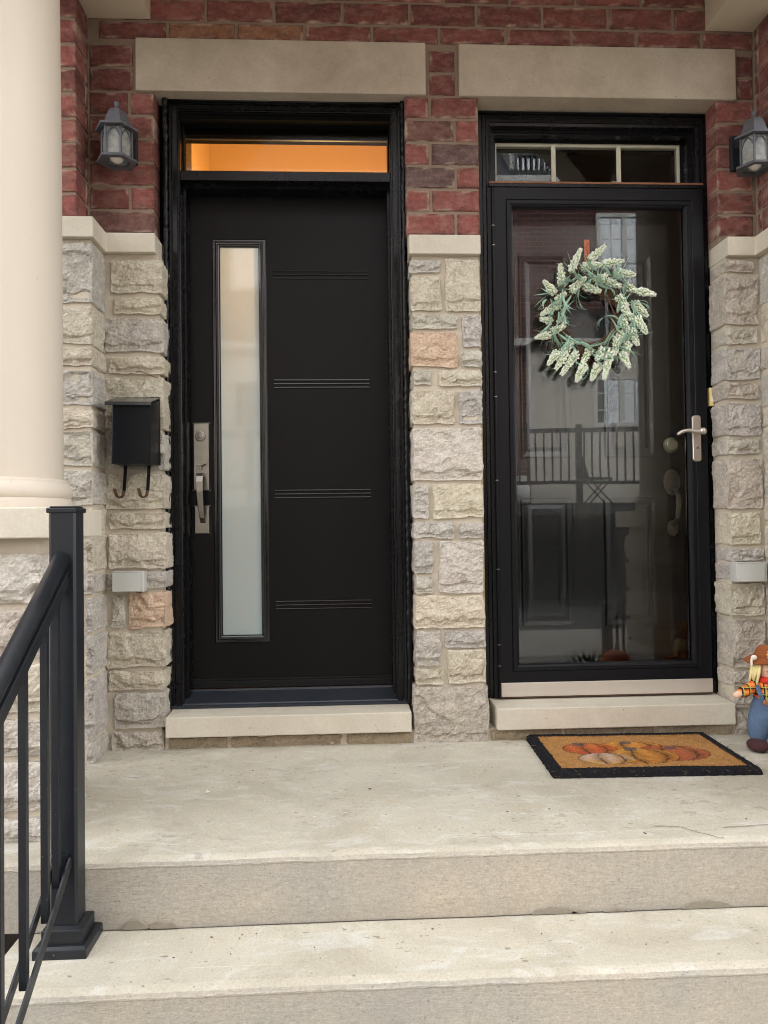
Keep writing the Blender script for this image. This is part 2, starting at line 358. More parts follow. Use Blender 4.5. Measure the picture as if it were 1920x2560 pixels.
    def build(s, name, parent=None, mat=None, smooth=False, bevel=0.0, org=None, seg=2):
        if org is None:
            org = root_of(parent).location if parent is not None else Vector((0, 0, 0))
        me = bpy.data.meshes.new(name)
        me.from_pydata([(p[0] - org[0], p[1] - org[1], p[2] - org[2]) for p in s.v], [], s.f)
        for m_ in ([mat] if mat else s.mats): me.materials.append(M[m_])
        if not mat: me.polygons.foreach_set('material_index', s.m)
        if any(c != (1, 1, 1) for c in s.c):
            ca = me.color_attributes.new('tint', 'FLOAT_COLOR', 'POINT')
            ca.data.foreach_set('color', [x for c in s.c for x in (*c, 1.0)])
        if smooth: me.polygons.foreach_set('use_smooth', [True] * len(me.polygons))
        me.update()
        import bmesh
        bm = bmesh.new(); bm.from_mesh(me); bmesh.ops.recalc_face_normals(bm, faces=bm.faces); bm.to_mesh(me); bm.free()
        o = bpy.data.objects.new(name, me); COL.objects.link(o)
        if parent is not None: o.parent = parent
        else: o.location = org
        if bevel:
            b = o.modifiers.new('bevel', 'BEVEL'); b.width = bevel; b.segments = seg; b.limit_method = 'ANGLE'; b.angle_limit = rad(40)
            b.harden_normals = False
        return o
def root_of(o):
    while o.parent is not None: o = o.parent
    return o
def thing(name, label, cat, loc=(0, 0, 0), group=None):
    o = bpy.data.objects.new(name, None); COL.objects.link(o); o.location = loc; o.empty_display_size = 0.1
    o['label'] = label; o['category'] = cat
    if group: o['group'] = group
    return o
def tag(o, label, cat, group=None, kind=None):
    o['label'] = label; o['category'] = cat
    if group: o['group'] = group
    if kind: o['kind'] = kind
    return o
def struct(o): o['kind'] = 'structure'; return o
def copy_tree(o, parent=None):
    c = o.copy(); COL.objects.link(c)
    if parent is not None: c.parent = parent
    for ch in list(o.children): copy_tree(ch, c)
    return c
def fbm(p, f, o=3):
    v, a = 0.0, 1.0
    q = Vector(p) * f
    for _ in range(o):
        v += a * noise.noise(q); q = q * 2.03 + Vector((3.1, 1.7, 9.2)); a *= 0.5
    return v

# ------------------------------------------------------------------ ground and street (setting)
g = MB(); g.box(-60, 60, -60, 30, -0.80, -0.72, 'asphalt'); struct(g.build('ground'))
g = MB(); g.box(-30, 30, -6.9, -1.545, -0.716, -0.557, 'walk_concrete'); struct(g.build('walkway', bevel=0.01))
g = MB(); n = 24
vs, fs = [], []
for j in range(n + 1):
    for i in range(2 * n + 1):
        x = -3.2 + 2.36 * i / (2 * n); y = -2.2 + 2.2 * j / n
        vs.append((x, y, -0.30 + 0.03 * fbm((x, y, 0), 3) - 0.12 * max(0, -y - 1.1)))
for j in range(n):
    for i in range(2 * n): fs.append((j * (2 * n + 1) + i, j * (2 * n + 1) + i + 1, (j + 1) * (2 * n + 1) + i + 1, (j + 1) * (2 * n + 1) + i))
g.add(vs, fs); struct(g.build('soil_bed', mat='soil', smooth=True))

# ------------------------------------------------------------------ concrete steps
steps = thing('concrete_steps', 'pale worn concrete entrance steps leading up to the landing under both doors', 'steps', (0, -1.1, -0.56))
def step_slab(name, x0, x1, yf, yb, zt, zb):
    prof = [(yf + 0.004, zb), (yf + 0.001, zb + 0.05), (yf, zt - 0.024), (yf - 0.0012, zt - 0.021), (yf - 0.0012, zt - 0.018), (yf + 0.0, zt - 0.016), (yf + 0.003, zt - 0.009), (yf + 0.010, zt - 0.003), (yf + 0.022, zt),
            (yf + 0.077, zt), (yf + 0.079, zt), (yf + 0.081, zt)]
    y = yf + 0.13
    while y < yb - 0.03: prof.append((y, zt)); y += 0.05
    prof.append((yb, zt))
    nx = int((x1 - x0) / 0.02); vs, fs = [], []
    for i in range(nx + 1):
        x = x0 + (x1 - x0) * i / nx
        for k, (yy, zz) in enumerate(prof):
            e = 1.0 if 2 <= k <= 8 else 0.35
            w = fbm((x, yy, zz), 9, 3) * 0.0022 * e + (fbm((x, k * .3, 5.0), 40, 2) * 0.0012 if 3 <= k <= 7 else 0)
            low = 0.002 * fbm((x, yy, 2), 2.2, 2)
            if k == 10: low -= 0.0022 * max(0.0, min(1.0, 0.35 + 2.2 * noise.noise((x * 3.3, yf, 4))))
            vs.append((x, yy + (w if k < 8 else 0), zz + (w * 0.7 if k > 3 else 0) + low))
    m = len(prof)
    for i in range(nx):
        for k in range(m - 1): fs.append((i * m + k, (i + 1) * m + k, (i + 1) * m + k + 1, i * m + k + 1))
    b0 = MB(); b0.add(vs, fs)
    # side and back walls of the slab
    for i in (0, nx):
        b0.add([vs[i * m + k] for k in range(m)] + [(vs[i * m][0], yb, zb)], [tuple(range(m + 1))])
    return b0.build(name, steps, mat='concrete', smooth=False)
step_slab('landing', -1.32, 2.05, -1.028, 0.0, 0.0, -0.178)
step_slab('tread', -0.83, 1.95, -1.288, -1.03, -0.178, -0.36)
step_slab('tread', -0.83, 1.95, -1.55, -1.29, -0.36, -0.56)
f = MB(); f.box(-0.829, 1.949, -1.026, -0.0, -0.60, -0.182, 'concrete'); f.box(-0.8285, 1.9485, -1.286, -1.03, -0.60, -0.364, 'concrete'); f.build('base', steps)
simple('skim_grey', (138, 130, 116), 0.92, var=0.1, nscale=60)
# skim-coat flakes broken away along the riser feet
for (x, zb_, L, h, yf) in [(-0.58, -0.178, 0.07, 0.028, -1.028), (-0.515, -0.178, 0.075, 0.018, -1.028), (0.47, -0.178, 0.12, 0.02, -1.028), (0.575, -0.178, 0.04, 0.008, -1.028), (0.87, -0.178, 0.13, 0.022, -1.028), (0.66, -0.178, 0.07, 0.006, -1.028)]:
    f = MB(); pts = [(x, zb_ + 0.003)]
    for k in range(11):
        u = k / 10; pts.append((x + L * u, zb_ + 0.004 + h * (math.sin(math.pi * min(1, u * 1.05)) ** 0.6 if u < .95 else 0) * (0.75 + 0.35 * noise.noise((u * 5, x * 9, 0)))))
    pts.append((x + L, zb_ + 0.003))
    f.extrude(pts, 'Y', yf - 0.0045, yf + 0.01); f.build('skim_patch', steps, mat='skim_grey')

simple('crack_tan', (136, 118, 100), 0.95)
f = MB(); random.seed(3)      # hairline crack running off the landing's nosing
for (pa, pb) in (((0.905, -0.935), (0.985, -1.026)), ((0.905, -0.935), (0.84, -0.93)), ((1.02, -0.948), (1.16, -0.945))):
    pts = []
    for k in range(9):
        u = k / 8; pts.append((pa[0] + (pb[0] - pa[0]) * u + random.uniform(-.004, .004), pa[1] + (pb[1] - pa[1]) * u + random.uniform(-.004, .004), 0.0022))
    f.bar(pts, 0.0022, 0.0006, side=(0, 1, 0) if abs(pa[0] - pb[0]) > abs(pa[1] - pb[1]) else (1, 0, 0))
f.build('hairline_crack', steps, 'crack_tan')
# ------------------------------------------------------------------ the townhouse
house = thing('brick_townhouse', 'red brick and pale stone townhouse front with two black entrance doors', 'townhouse')
MY = 0.006      # mortar face behind the brick face
BT = {'r': (138, 82, 76), 'd': (110, 64, 60), 'p': (112, 80, 74), 'o': (142, 100, 76), 'm': (122, 73, 67), 'k': (98, 78, 76)}
def jt(c, a=0.1):
    k = 1 + random.uniform(-a, a); return tuple(v * k * (1 + random.uniform(-0.012, 0.012)) for v in lin(c))
def brick(mb, o, U, N, u0, u1, v0, v1, tint, depth=0.09):
    """one brick: chipped front arris and a full body going back into the wall. o origin, U along, Z up, N outward"""
    mb.mat('brick'); mb.tint = tint
    o, U, N = Vector(o), Vector(U), Vector(N); V = Vector((0, 0, 1))
    def ring(ins, n, jit, npu, npv):
        pts = []
        def P(u, v): pts.append(o + U * u + V * v + N * (n + random.uniform(-jit, jit) * .4))
        j = lambda: random.uniform(-jit, jit)
        for i in range(npu): P(u0 + ins + (u1 - u0 - 2 * ins) * i / npu + j(), v0 + ins + j())
        for i in range(npv): P(u1 - ins + j(), v0 + ins + (v1 - v0 - 2 * ins) * i / npv + j())
        for i in range(npu): P(u1 - ins - (u1 - u0 - 2 * ins) * i / npu + j(), v1 - ins + j())
        for i in range(npv): P(u0 + ins + j(), v1 - ins - (v1 - v0 - 2 * ins) * i / npv + j())
        return pts
    a, b = max(3, int((u1 - u0) / 0.018)), 5
    R0 = ring(0.0, -depth, 0.0, a, b); R1 = ring(0.0, -0.0045, 0.0014, a, b); R2 = ring(0.0042, -0.0002, 0.0016, a, b); R3 = ring(0.013, 0.0, 0.003, a, b); k = len(R0)
    fs = []
    for r in range(3): fs += [(r * k + i, r * k + (i + 1) % k, (r + 1) * k + (i + 1) % k, (r + 1) * k + i) for i in range(k)]
    fs.append(tuple(3 * k + i for i in range(k)))
    b0 = mb.add(R0 + R1 + R2 + R3, fs); mb.tint = (1, 1, 1)
    smear = lin((176, 158, 138)); dark = lin((70, 48, 44)); ph = random.uniform(0, 99)
    for i in range(k, 3 * k):       # mortar smears and burnt arrises along the edges
        q = noise.noise((i % k * 0.33 + ph, (i // k) * 0.4, ph))
        w, tgt = (min(0.85, max(0.0, q * 2.2)), smear) if q > 0 else (min(0.6, -q * 1.3), dark)
        mb.c[b0 + i] = tuple(x * (1 - w) + y * w for x, y in zip(tint, tgt))
    for i in range(3 * k, 4 * k):
        q = 1 + 0.28 * noise.noise((i * 0.21 + ph, ph, 2)); mb.c[b0 + i] = tuple(x * q for x in tint)
P = 0.0939; HB = 0.0832
def ztop(r): return 2.552 - P * r
bw = MB()
# mortar bodies
for b in [(-1.29, -0.741, MY, 0.3, 1.90, 2.5605), (0.2555, 0.541, MY, 0.3, 1.90, 2.5605), (1.524, 1.99, MY, 0.3, 1.90, 2.5605), (-1.29, 1.99, MY, 0.3, 2.5605, 6.6),
          (-1.60, -0.989, -0.144, MY - .001, 1.90, 3.1), (1.682, 2.30, -0.144, MY - .001, 1.90, 3.1)]:
    bw.box(*b, 'mortar')
bw.box(-9, -1.605, 0.02, 0.3, -0.7, 6.6, 'far_brick'); bw.box(2.305, 9, 0.02, 0.3, -0.7, 6.6, 'far_brick')
bw.box(-1.605, -1.292, 0.02, 0.3, -0.7, 6.6, 'mortar'); bw.box(1.992, 2.305, 0.02, 0.3, -0.7, 6.6, 'mortar')
F = ((0, 0, 0), (1, 0, 0), (0, -1, 0))
kinds = 'rrrmmd'
def rk(): return random.choice('rrmmmdd')
# piers beside and between the doors
rows = [(('r', 0.2515, 0.345), ('m', 0.357, 0.545)), (('p', 0.2515, 0.445), ('r', 0.456, 0.545)), (('r', 0.2515, 0.345), ('k', 0.357, 0.545)),
        (('k', 0.2515, 0.446), ('r', 0.458, 0.545)), (('r', 0.2515, 0.346), ('r', 0.358, 0.545)), (('r', 0.2515, 0.443), ('r', 0.456, 0.545))]
for r, row in enumerate(rows):
    for k, a, b in row: brick(bw, *F, a, b, ztop(r) - HB, ztop(r), jt(BT[k], 0.06))
lr = [('d', -0.984, -0.838), ('r', -0.826, -0.737)], [('m', -0.984, -0.737)]
for r in range(6):
    row = lr[0] if r % 2 == 0 else [('m' if r != 5 else 'p', -0.984, -0.737)]
    if r == 4: row = [('m', -0.984, -0.838), ('r', -0.826, -0.737)]
    for k, a, b in row: brick(bw, *F, a, b, ztop(r) - HB, ztop(r), jt(BT[k], 0.06))
    brick(bw, *F, 1.521, 1.667 if r % 2 else 1.677, ztop(r) - HB, ztop(r), jt(BT['m' if r % 3 else 'r'], 0.06))
for r in (-1, -2):      # between and beside the lintels
    brick(bw, *F, 0.352, 0.453, ztop(r) - HB, ztop(r), jt(BT['d'], 0.05))
    brick(bw, *F, -0.984, -0.818, ztop(r) - HB, ztop(r), jt(BT['d'], 0.05))
    brick(bw, *F, 1.614, 1.677, ztop(r) - HB, ztop(r), jt(BT['d'], 0.05))
for r in range(-3, -9, -1):
    off = {-3: 0.13, -4: 0.0113}.get(r, 0.149 if r % 2 else 0.0113)
    x = off - 0.269 * 6
    while x < 1.70:
        a, b = max(x, -0.984), min(x + 0.2575, 1.677)
        if b - a > 0.03:
            k = rk() if r != -3 else random.choice('ommmd')
            z0 = ztop(r) - HB
            if r == -3:
                # bricks on top of the lintels are cut to the lintel's top
                for (c0, c1) in ((a, b),):
                    over = (c0 < 0.336 + .006 and c1 > -0.8045 - .006) or (c0 < 1.602 + .006 and c1 > 0.469 - .006)
                    if over: z0 = 2.7685
            brick(bw, *F, a, b, z0, ztop(r), jt(BT[k], 0.07))
        x += 0.269
# pilasters at either end: front faces and returns
for r in range(-3, 6):
    z0, z1 = ztop(r) - HB, ztop(r)
    PL = ((0, -0.15, 0), (1, 0, 0), (0, -1, 0))
    cut = 0 if r % 2 else 0.12
    brick(bw, *PL, -1.24 + cut, -0.985, z0, z1, jt(BT['r' if r % 3 else 'm'], 0.07), 0.10)
    brick(bw, *PL, -1.50 + cut, -1.252 + cut, z0, z1, jt(BT[rk()], 0.07), 0.10)
    RT = ((-0.985, 0, 0), (0, -1, 0), (1, 0, 0))
    brick(bw, *RT, 0.012, 0.0405, z0, z1, jt(BT['d'], 0.06), 0.05)
    brick(bw, (0, -0.15, 0), (1, 0, 0), (0, -1, 0), 1.678, 1.93 - cut, z0, z1, jt(BT[rk()], 0.07), 0.10)
    brick(bw, (1.678, 0, 0), (0, -1, 0), (-1, 0, 0), 0.012, 0.0405, z0, z1, jt(BT['d'], 0.06), 0.05)
bw.build('brick_wall', house)

# ---- rock-faced stone veneer
ST = {'b': (197, 188, 170), 'g': (187, 181, 169), 'l': (184, 178, 170), 'o': (206, 180, 156), 'w': (198, 191, 181), 'y': (203, 193, 174), 't': (186, 177, 165)}
def stone(mb, x0, x1, y0, y1, z0, z1, tint, step=0.0058, faces='FLRTB', seed=None, rough=1.0):
    """block with a split face: y0 is the front (towards -Y), rounded arrises, shelves and chips by noise"""
    mb.mat('stone'); mb.tint = tint
    sd = random.uniform(0, 99) if seed is None else seed
    L, H, Dp = x1 - x0, z1 - z0, y1 - y0
    r = min(0.009, L * .3, H * .3)
    def warp(p):
        q = Vector((min(max(p.x, x0 + r), x1 - r), min(max(p.y, y0 + r), y1), min(max(p.z, z0 + r), z1 - r)))
        d = p - q
        dn = d.normalized() if d.length > 1e-9 else Vector((0, -1, 0))
        w = q + dn * r * 0.98
        s_ = Vector((p.x * 1 + sd, p.y, p.z + sd * 1.7))
        a = fbm(s_, 12, 5) * 0.0080 + abs(noise.noise(s_ * 26)) * -0.0060 - abs(noise.noise(s_ * 58)) * 0.0040 + fbm(s_, 95, 2) * 0.0028 + noise.noise(s_ * 260) * 0.0012
        fr = max(0.0, -dn.y)
        if fr > 0.3:
            v = (p.z - z0) - (0.017 + 0.12 * H + 0.016 * noise.noise(Vector((p.x * 22 + sd, sd, 0))))
            if v < 0: a -= 0.009 * min(1, -v / 0.004)
            cx = (p.x - x0) / L - 0.5; cz = (p.z - z0) / H - 0.5
            a += 0.005 * (1 - 4 * cx * cx) * (1 - 4 * cz * cz) * rough
            f2 = noise.noise(Vector((p.x * 7 + sd * 2, p.z * 7, sd)))
            if f2 > 0.18: a -= 0.009 * min(1, (f2 - 0.18) / 0.03)
            f3 = noise.noise(Vector((p.x * 15 - sd, p.z * 19, sd * 3)))
            if f3 > 0.28: a -= 0.005 * min(1, (f3 - 0.28) / 0.03)
        edge = Vector((noise.noise(Vector((p.z * 26, sd, 1))), 0, noise.noise(Vector((p.x * 26, sd, 7))))) * 0.0032
        return w + dn * a * rough * (0.65 if fr < 0.5 else 1) + edge
    def grid(o, A, B, na, nb):
        o, A, B = Vector(o), Vector(A), Vector(B)
        vs = [warp(o + A * (i / na) + B * (j / nb)) for j in range(nb + 1) for i in range(na + 1)]
        mb.add(vs, [(j * (na + 1) + i, j * (na + 1) + i + 1, (j + 1) * (na + 1) + i + 1, (j + 1) * (na + 1) + i) for j in range(nb) for i in range(na)])
    nL, nH, nD = max(4, round(L / step)), max(4, round(H / step)), max(3, round(Dp / (step * 1.4)))
    if 'F' in faces: grid((x0, y0, z0), (L, 0, 0), (0, 0, H), nL, nH)
    if 'L' in faces: grid((x0, y1, z0), (0, -Dp, 0), (0, 0, H), nD, nH)
    if 'R' in faces: grid((x1, y0, z0), (0, Dp, 0), (0, 0, H), nD, nH)
    if 'T' in faces: grid((x0, y0, z1), (L, 0, 0), (0, Dp, 0), nL, nD)
    if 'B' in faces: grid((x0, y1, z0), (L, 0, 0), (0, -Dp, 0), nL, nD)
    if 'K' in faces: grid((x1, y1, z0), (-L, 0, 0), (0, 0, H), nL, nH)
    mb.tint = (1, 1, 1)
CENTRE = [(0.258, 0.381, 1.828, 1.878, 'l'), (0.260, 0.379, 1.680, 1.814, 'b'), (0.395, 0.536, 1.675, 1.884, 'b'), (0.261, 0.441, 1.607, 1.668, 'g'), (0.460, 0.538, 1.534, 1.664, 'l'),
 (0.257, 0.441, 1.459, 1.596, 'o'), (0.458, 0.537, 1.459, 1.520, 'g'), (0.264, 0.339, 1.385, 1.448, 'g'), (0.367, 0.537, 1.384, 1.448, 'b'), (0.257, 0.427, 1.234, 1.367, 'b'),
 (0.444, 0.538, 1.233, 1.366, 'l'), (0.259, 0.534, 1.013, 1.222, 'w'), (0.258, 0.321, 0.868, 1.000, 'l'), (0.337, 0.536, 0.866, 1.001, 'y'), (0.259, 0.418, 0.789, 0.854, 'l'),
 (0.437, 0.536, 0.789, 0.852, 'l'), (0.260, 0.337, 0.653, 0.779, 'l'), (0.355, 0.532, 0.577, 0.779, 'w'), (0.263, 0.334, 0.575, 0.642, 'g'), (0.260, 0.537, 0.440, 0.566, 'y'),
 (0.262, 0.362, 0.294, 0.430, 'l'), (0.377, 0.535, 0.364, 0.431, 'l'), (0.385, 0.537, 0.226, 0.355, 'y'), (0.262, 0.374, 0.223, 0.284, 'b'), (0.252, 0.545, -0.01, 0.215, 't')]
LEFT = [(-0.895, -0.697, 1.745, 1.872, 'b'), (-0.881, -0.698, 1.663, 1.731, 'b'), (-0.915, -0.694, 1.516, 1.649, 'l'), (-0.902, -0.692, 1.433, 1.502, 'b'), (-0.918, -0.692, 1.222, 1.421, 'b'),
 (-0.904, -0.693, 1.066, 1.209, 'l'), (-0.915, -0.691, 0.917, 1.053, 'b'), (-0.903, -0.689, 0.840, 0.903, 'b'), (-0.906, -0.687, 0.690, 0.827, 'b'), (-0.915, -0.775, 0.608, 0.678, 't'),
 (-0.763, -0.688, 0.612, 0.677, 'l'), (-0.896, -0.846, 0.463, 0.587, 'g'), (-0.830, -0.690, 0.462, 0.600, 'o'), (-0.915, -0.693, 0.313, 0.450, 'b'), (-0.909, -0.696, 0.228, 0.301, 'b'),
 (-0.890, -0.697, 0.083, 0.217, 'l'), (-0.899, -0.700, -0.004, 0.073, 't')]
RIGHT = [(1.519, 1.643, 1.834, 1.885, 't'), (1.514, 1.652, 1.625, 1.822, 't'), (1.519, 1.645, 1.548, 1.613, 'g'), (1.515, 1.655, 1.405, 1.535, 'l'), (1.514, 1.645, 1.327, 1.393, 't'),
 (1.512, 1.655, 1.184, 1.313, 'l'), (1.513, 1.648, 1.107, 1.172, 'g'), (1.512, 1.655, 0.892, 1.093, 't'), (1.520, 1.646, 0.748, 0.878, 'b'), (1.519, 1.655, 0.683, 0.736, 'l'),
 (1.517, 1.655, 0.606, 0.671, 'l'), (1.512, 1.655, 0.466, 0.595, 'b'), (1.516, 1.655, 0.260, 0.455, 't'), (1.518, 1.655, 0.186, 0.249, 't'), (1.525, 1.654, 0.106, 0.178, 't'), (1.525, 1.651, -0.004, 0.096, 't')]
PILR = [(1.70, 1.89, 'l'), (1.545, 1.685, 'b'), (1.44, 1.53, 't'), (1.29, 1.425, 'l'), (1.21, 1.28, 'b'), (1.07, 1.20, 'g'), (0.93, 1.055, 'g'), (0.84, 0.915, 'b'), (0.69, 0.825, 'b'), (0.61, 0.68, 'l'),
        (0.465, 0.60, 'l'), (0.33, 0.455, 'l'), (0.09, 0.32, 't'), (-0.004, 0.08, 'l')]
PILLEFT = [(1.663, 1.88, 'l'), (1.513, 1.65, 'b'), (1.432, 1.50, 'b'), (1.29, 1.42, 'l'), (1.208, 1.28, 'b'), (1.068, 1.197, 'g'), (0.928, 1.055, 'g'), (0.835, 0.917, 'b'), (0.690, 0.825, 'b'), (0.605, 0.68, 'l'),
           (0.470, 0.595, 'l'), (0.318, 0.46, 'l'), (0.088, 0.308, 'l'), (-0.004, 0.078, 'l')]
sv = MB()
for b in [(-0.97, -0.712, -0.041, 0.1, -0.02, 1.897), (0.268, 0.530, -0.041, 0.25, -0.02, 1.897), (1.526, 1.70, -0.041, 0.1, -0.02, 1.897),
          (-1.60, -0.921, -0.196, -0.042, -0.02, 1.897), (1.665, 2.30, -0.196, -0.042, -0.02, 1.897)]: sv.box(*b, 'stone_mortar')
for (a, b, c, d, k) in CENTRE: stone(sv, a, b, -0.061, 0.085, c, d, jt(ST[k], 0.05))
for (a, b, c, d, k) in LEFT: stone(sv, a, b, -0.061, 0.075 if b > -0.72 else -0.01, c, d, jt(ST[k], 0.05))
for (a, b, c, d, k) in RIGHT: stone(sv, a, b, -0.061, 0.075, c, d, jt(ST[k], 0.05))
for (c, d, k) in PILLEFT: stone(sv, -1.30 + random.uniform(-.08, .08), -0.911, -0.214, -0.050, c, d, jt(ST[k], 0.05), faces='FRTB')
for (c, d, k) in PILR: stone(sv, 1.658, 2.0, -0.214, -0.050, c, d, jt(ST[k], 0.05), 0.012, faces='FLTB')
# course under the sills
for (a, b) in ((-0.69, -0.462), (-0.452, -0.02), (-0.01, 0.245), (0.552, 0.83), (0.84, 1.2), (1.21, 1.515)):
    stone(sv, a, b, -0.052, 0.02, -0.01, 0.044, jt((158, 144, 122), 0.05), 0.012, faces='FTLR', rough=0.5)
sv.box(-0.70, 0.26, -0.040, 0.3, -0.02, 0.0475, 'stone_mortar'); sv.box(0.54, 1.53, -0.040, 0.3, -0.02, 0.0445, 'stone_mortar')
sv.build('stone_veneer', house, smooth=False)
# ---- limestone band course
def band(x0, x1, y0, y1):
    b = MB(); b.box(x0, x1, y0, y1, 1.8975, 1.9725, 'sill_stone'); return b.build('stone_band', house, bevel=0.003)
band(0.2555, 0.5355, -0.07, 0.09)
b = MB(); b.extrude([(-1.55, -0.225), (-0.903, -0.225), (-0.903, -0.07), (-0.72, -0.07), (-0.72, 0.08), (-1.55, 0.08)], 'Z', 1.8975, 1.9725); b.build('stone_band', house, 'sill_stone', bevel=0.003)
b = MB(); b.extrude([(2.2, -0.225), (1.634, -0.225), (1.634, -0.07), (1.5235, -0.07), (1.5235, 0.09), (2.2, 0.09)], 'Z', 1.8975, 1.9725); b.build('stone_band', house, 'sill_stone', bevel=0.003)
# ---- lintels and door sills
def slabgrid(name, x0, x1, y0, y1, z0, z1, mat, slope=0.0):
    b = MB(); b.extrude([(y0, z0), (y1, z0), (y1, z1 + slope), (y0, z1)], 'X', x0, x1); return b.build(name, house, mat, bevel=0.0035, seg=2)
slabgrid('lintel', -0.8045, 0.336, -0.012, 0.14, 2.5556, 2.765, 'limestone'); slabgrid('lintel', 0.4692, 1.602, -0.012, 0.14, 2.5535, 2.7625, 'limestone')
slabgrid('door_sill', -0.691, 0.2405, -0.08, 0.13, 0.050, 0.127, 'sill_stone', 0.002); slabgrid('door_sill', 0.572, 1.512, -0.08, 0.13, 0.0475, 0.130, 'sill_stone', 0.004)
f = MB(); f.box(-0.70, 0.26, 0.13, 0.3, 0.05, 0.127, 'stone_mortar'); f.box(0.54, 1.53, 0.131, 0.3, 0.05, 0.130, 'stone_mortar'); f.build('sill_backing', house)
# ---- porch: beams, ceiling
b = MB(); b.box(-1.27, -0.747, -0.46, 0.002, 2.8445, 3.25, 'trim_paint'); b.box(1.483, 2.0, -0.46, 0.002, 2.8405, 3.25, 'trim_paint'); b.extrude([(-1.27, 2.8425), (-0.747, 2.8425), (-0.747, 3.0), (1.483, 3.0), (1.483, 2.8425), (2.0, 2.8425), (2.0, 3.6), (-1.27, 3.6)], 'Y', -0.98, -0.461); b.extrude([(1.13, 2.999), (1.16, 2.96), (1.482, 2.55), (1.482, 2.999)], 'Y', -0.96, -0.72); b.extrude([(-0.394, 2.999), (-0.424, 2.96), (-0.746, 2.55), (-0.746, 2.999)], 'Y', -0.96, -0.72)
b.build('porch_beam', house, bevel=0.004)
b = MB(); b.box(-0.746, 1.482, -0.46, 0.0, 3.002, 3.06, 'trim_paint'); b.build('porch_ceiling', house)
b = MB(); b.extrude([(-1.25, 3.601), (0.02, 3.601), (0.02, 3.95), (-1.25, 3.67)], 'X', -1.4, 2.15); b.build('porch_roof', house, 'shingle')
b = MB(); b.extrude([(-0.5, 6.6), (4.5, 6.6), (2.0, 9.2)], 'X', -9, 9); b.build('roof', house, 'shingle')
# ---- column on its stone pedestal (both sides of the porch)
def porch_column(cx, cy=-0.70):
    c = MB(); prof = [(0.166, 0.985), (0.166, 1.4), (0.165, 2.0), (0.160, 2.68), (0.168, 2.69), (0.168, 2.71), (0.158, 2.725), (0.158, 2.75), (0.185, 2.775), (0.195, 2.80), (0.195, 2.8424)]
    c.lathe(prof, (cx, cy, 0), 64); col = c.build('column', house, 'column_paint', smooth=True)
    e = col.modifiers.new('edge', 'EDGE_SPLIT'); e.split_angle = rad(50)
    c = MB(); c.lathe([(0.160, 0.992), (0.174, 0.988), (0.179, 0.984), (0.180, 0.978), (0.184, 0.974), (0.190, 0.962), (0.192, 0.950), (0.190, 0.938), (0.186, 0.933), (0.188, 0.929), (0.190, 0.924), (0.191, 0.903)], (cx, cy, 0), 64)
    bs = c.build('column_base', col, 'column_paint', smooth=True); e = bs.modifiers.new('edge', 'EDGE_SPLIT'); e.split_angle = rad(40)
    p = MB(); hx = 0.172; y0, y1 = cy - 0.20, cy + 0.16
    p.box(cx - hx, cx + hx, y0 + 0.02, y1 - 0.01, -0.02, 0.818, 'stone_mortar')
    z = -0.006
    r2 = random.Random(3)
    while z < 0.80:
        h = r2.choice((0.085, 0.115, 0.15)); h = min(h, 0.806 - z)
        if h < 0.05: break
        cut = cx + r2.uniform(-0.08, 0.08)
        stone(p, cx - hx - 0.018, cut - 0.007, y0 - 0.004, y1, z, z + h - 0.016, jt(ST[r2.choice('wtlw')], 0.05), 0.009, 'FLTBK')
        stone(p, cut + 0.007, cx + hx + 0.018, y0 - 0.004, y1, z, z + h - 0.016, jt(ST[r2.choice('wtlb')], 0.05), 0.009, 'FRTBK')
        z += h
    pd = p.build('pedestal', house, smooth=False)
    q = MB(); q.box(cx - 0.222, cx + 0.222, y0 - 0.04, y1 + 0.05, 0.8185, 0.9025, 'sill_stone'); q.build('pedestal_cap', pd, bevel=0.004)
porch_column(-1.015); porch_column(1.69)

# ------------------------------------------------------------------ left entrance: frame, transom, slab
SL = 0.20
fr = MB(); fr.mat('frame_black')
prof = [(0, 0.16), (0, 0.060), (0.003, 0.056), (0.011, 0.056), (0.0125, 0.063), (0.0155, 0.063), (0.017, 0.058), (0.034, 0.055), (0.036, 0.060), (0.040, 0.060), (0.0415, 0.066), (0.0438, 0.068), (0.0438, 0.128), (0.0445, 0.128), (0.0445, 0.30)]
fr.frame(-0.6948, 0.2375, 0.131, 2.5545, prof, bottom=False)
fr.mat('head_black'); fr.extrude([(0.0585, 2.5108), (0.0585, 2.503), (0.064, 2.501), (0.064, 2.4965), (0.060, 2.494), (0.060, 2.4825), (0.26, 2.4825), (0.26, 2.5108)], 'X', -0.6515, 0.194)
frame1 = fr.build('door_frame', house)
fr = MB()      # moulded transom bar over the slab, then the stop round the slab
fr.extrude([(0.066, 2.2386), (0.066, 2.2775), (0.25, 2.2775), (0.25, 2.2386)], 'X', -0.650, 0.193)
fr.build('transom_bar', frame1, 'frame_black', bevel=0.0015)
fr = MB(); fr.frame(-0.650, 0.193, 0.15, 2.2385, [(0, 0.122), (0.009, 0.122), (0.010, 0.126), (0.010, 0.24)], bottom=False); fr.build('door_stop', frame1, 'frame_black')
fr = MB(); fr.frame(-0.650, 0.193, 2.278, 2.4825, [(0, 0.108), (0.004, 0.108), (0.0055, 0.111), (0.0055, 0.16)]); fr.box(-0.645, 0.188, 0.14, 0.152, 2.447, 2.4822); fr.build('transom_stop', frame1, 'head_black')  # the dark board stands in for the unlit hall header behind the pane
fr = MB(); fr.extrude([(0.048, 0.129), (0.048, 0.137), (0.060, 0.141), (0.063, 0.146), (0.185, 0.168), (0.188, 0.176), (0.215, 0.176), (0.215, 0.129)], 'X', -0.694, 0.2365)
fr.build('threshold', frame1, 'sill_vinyl', bevel=0.001)
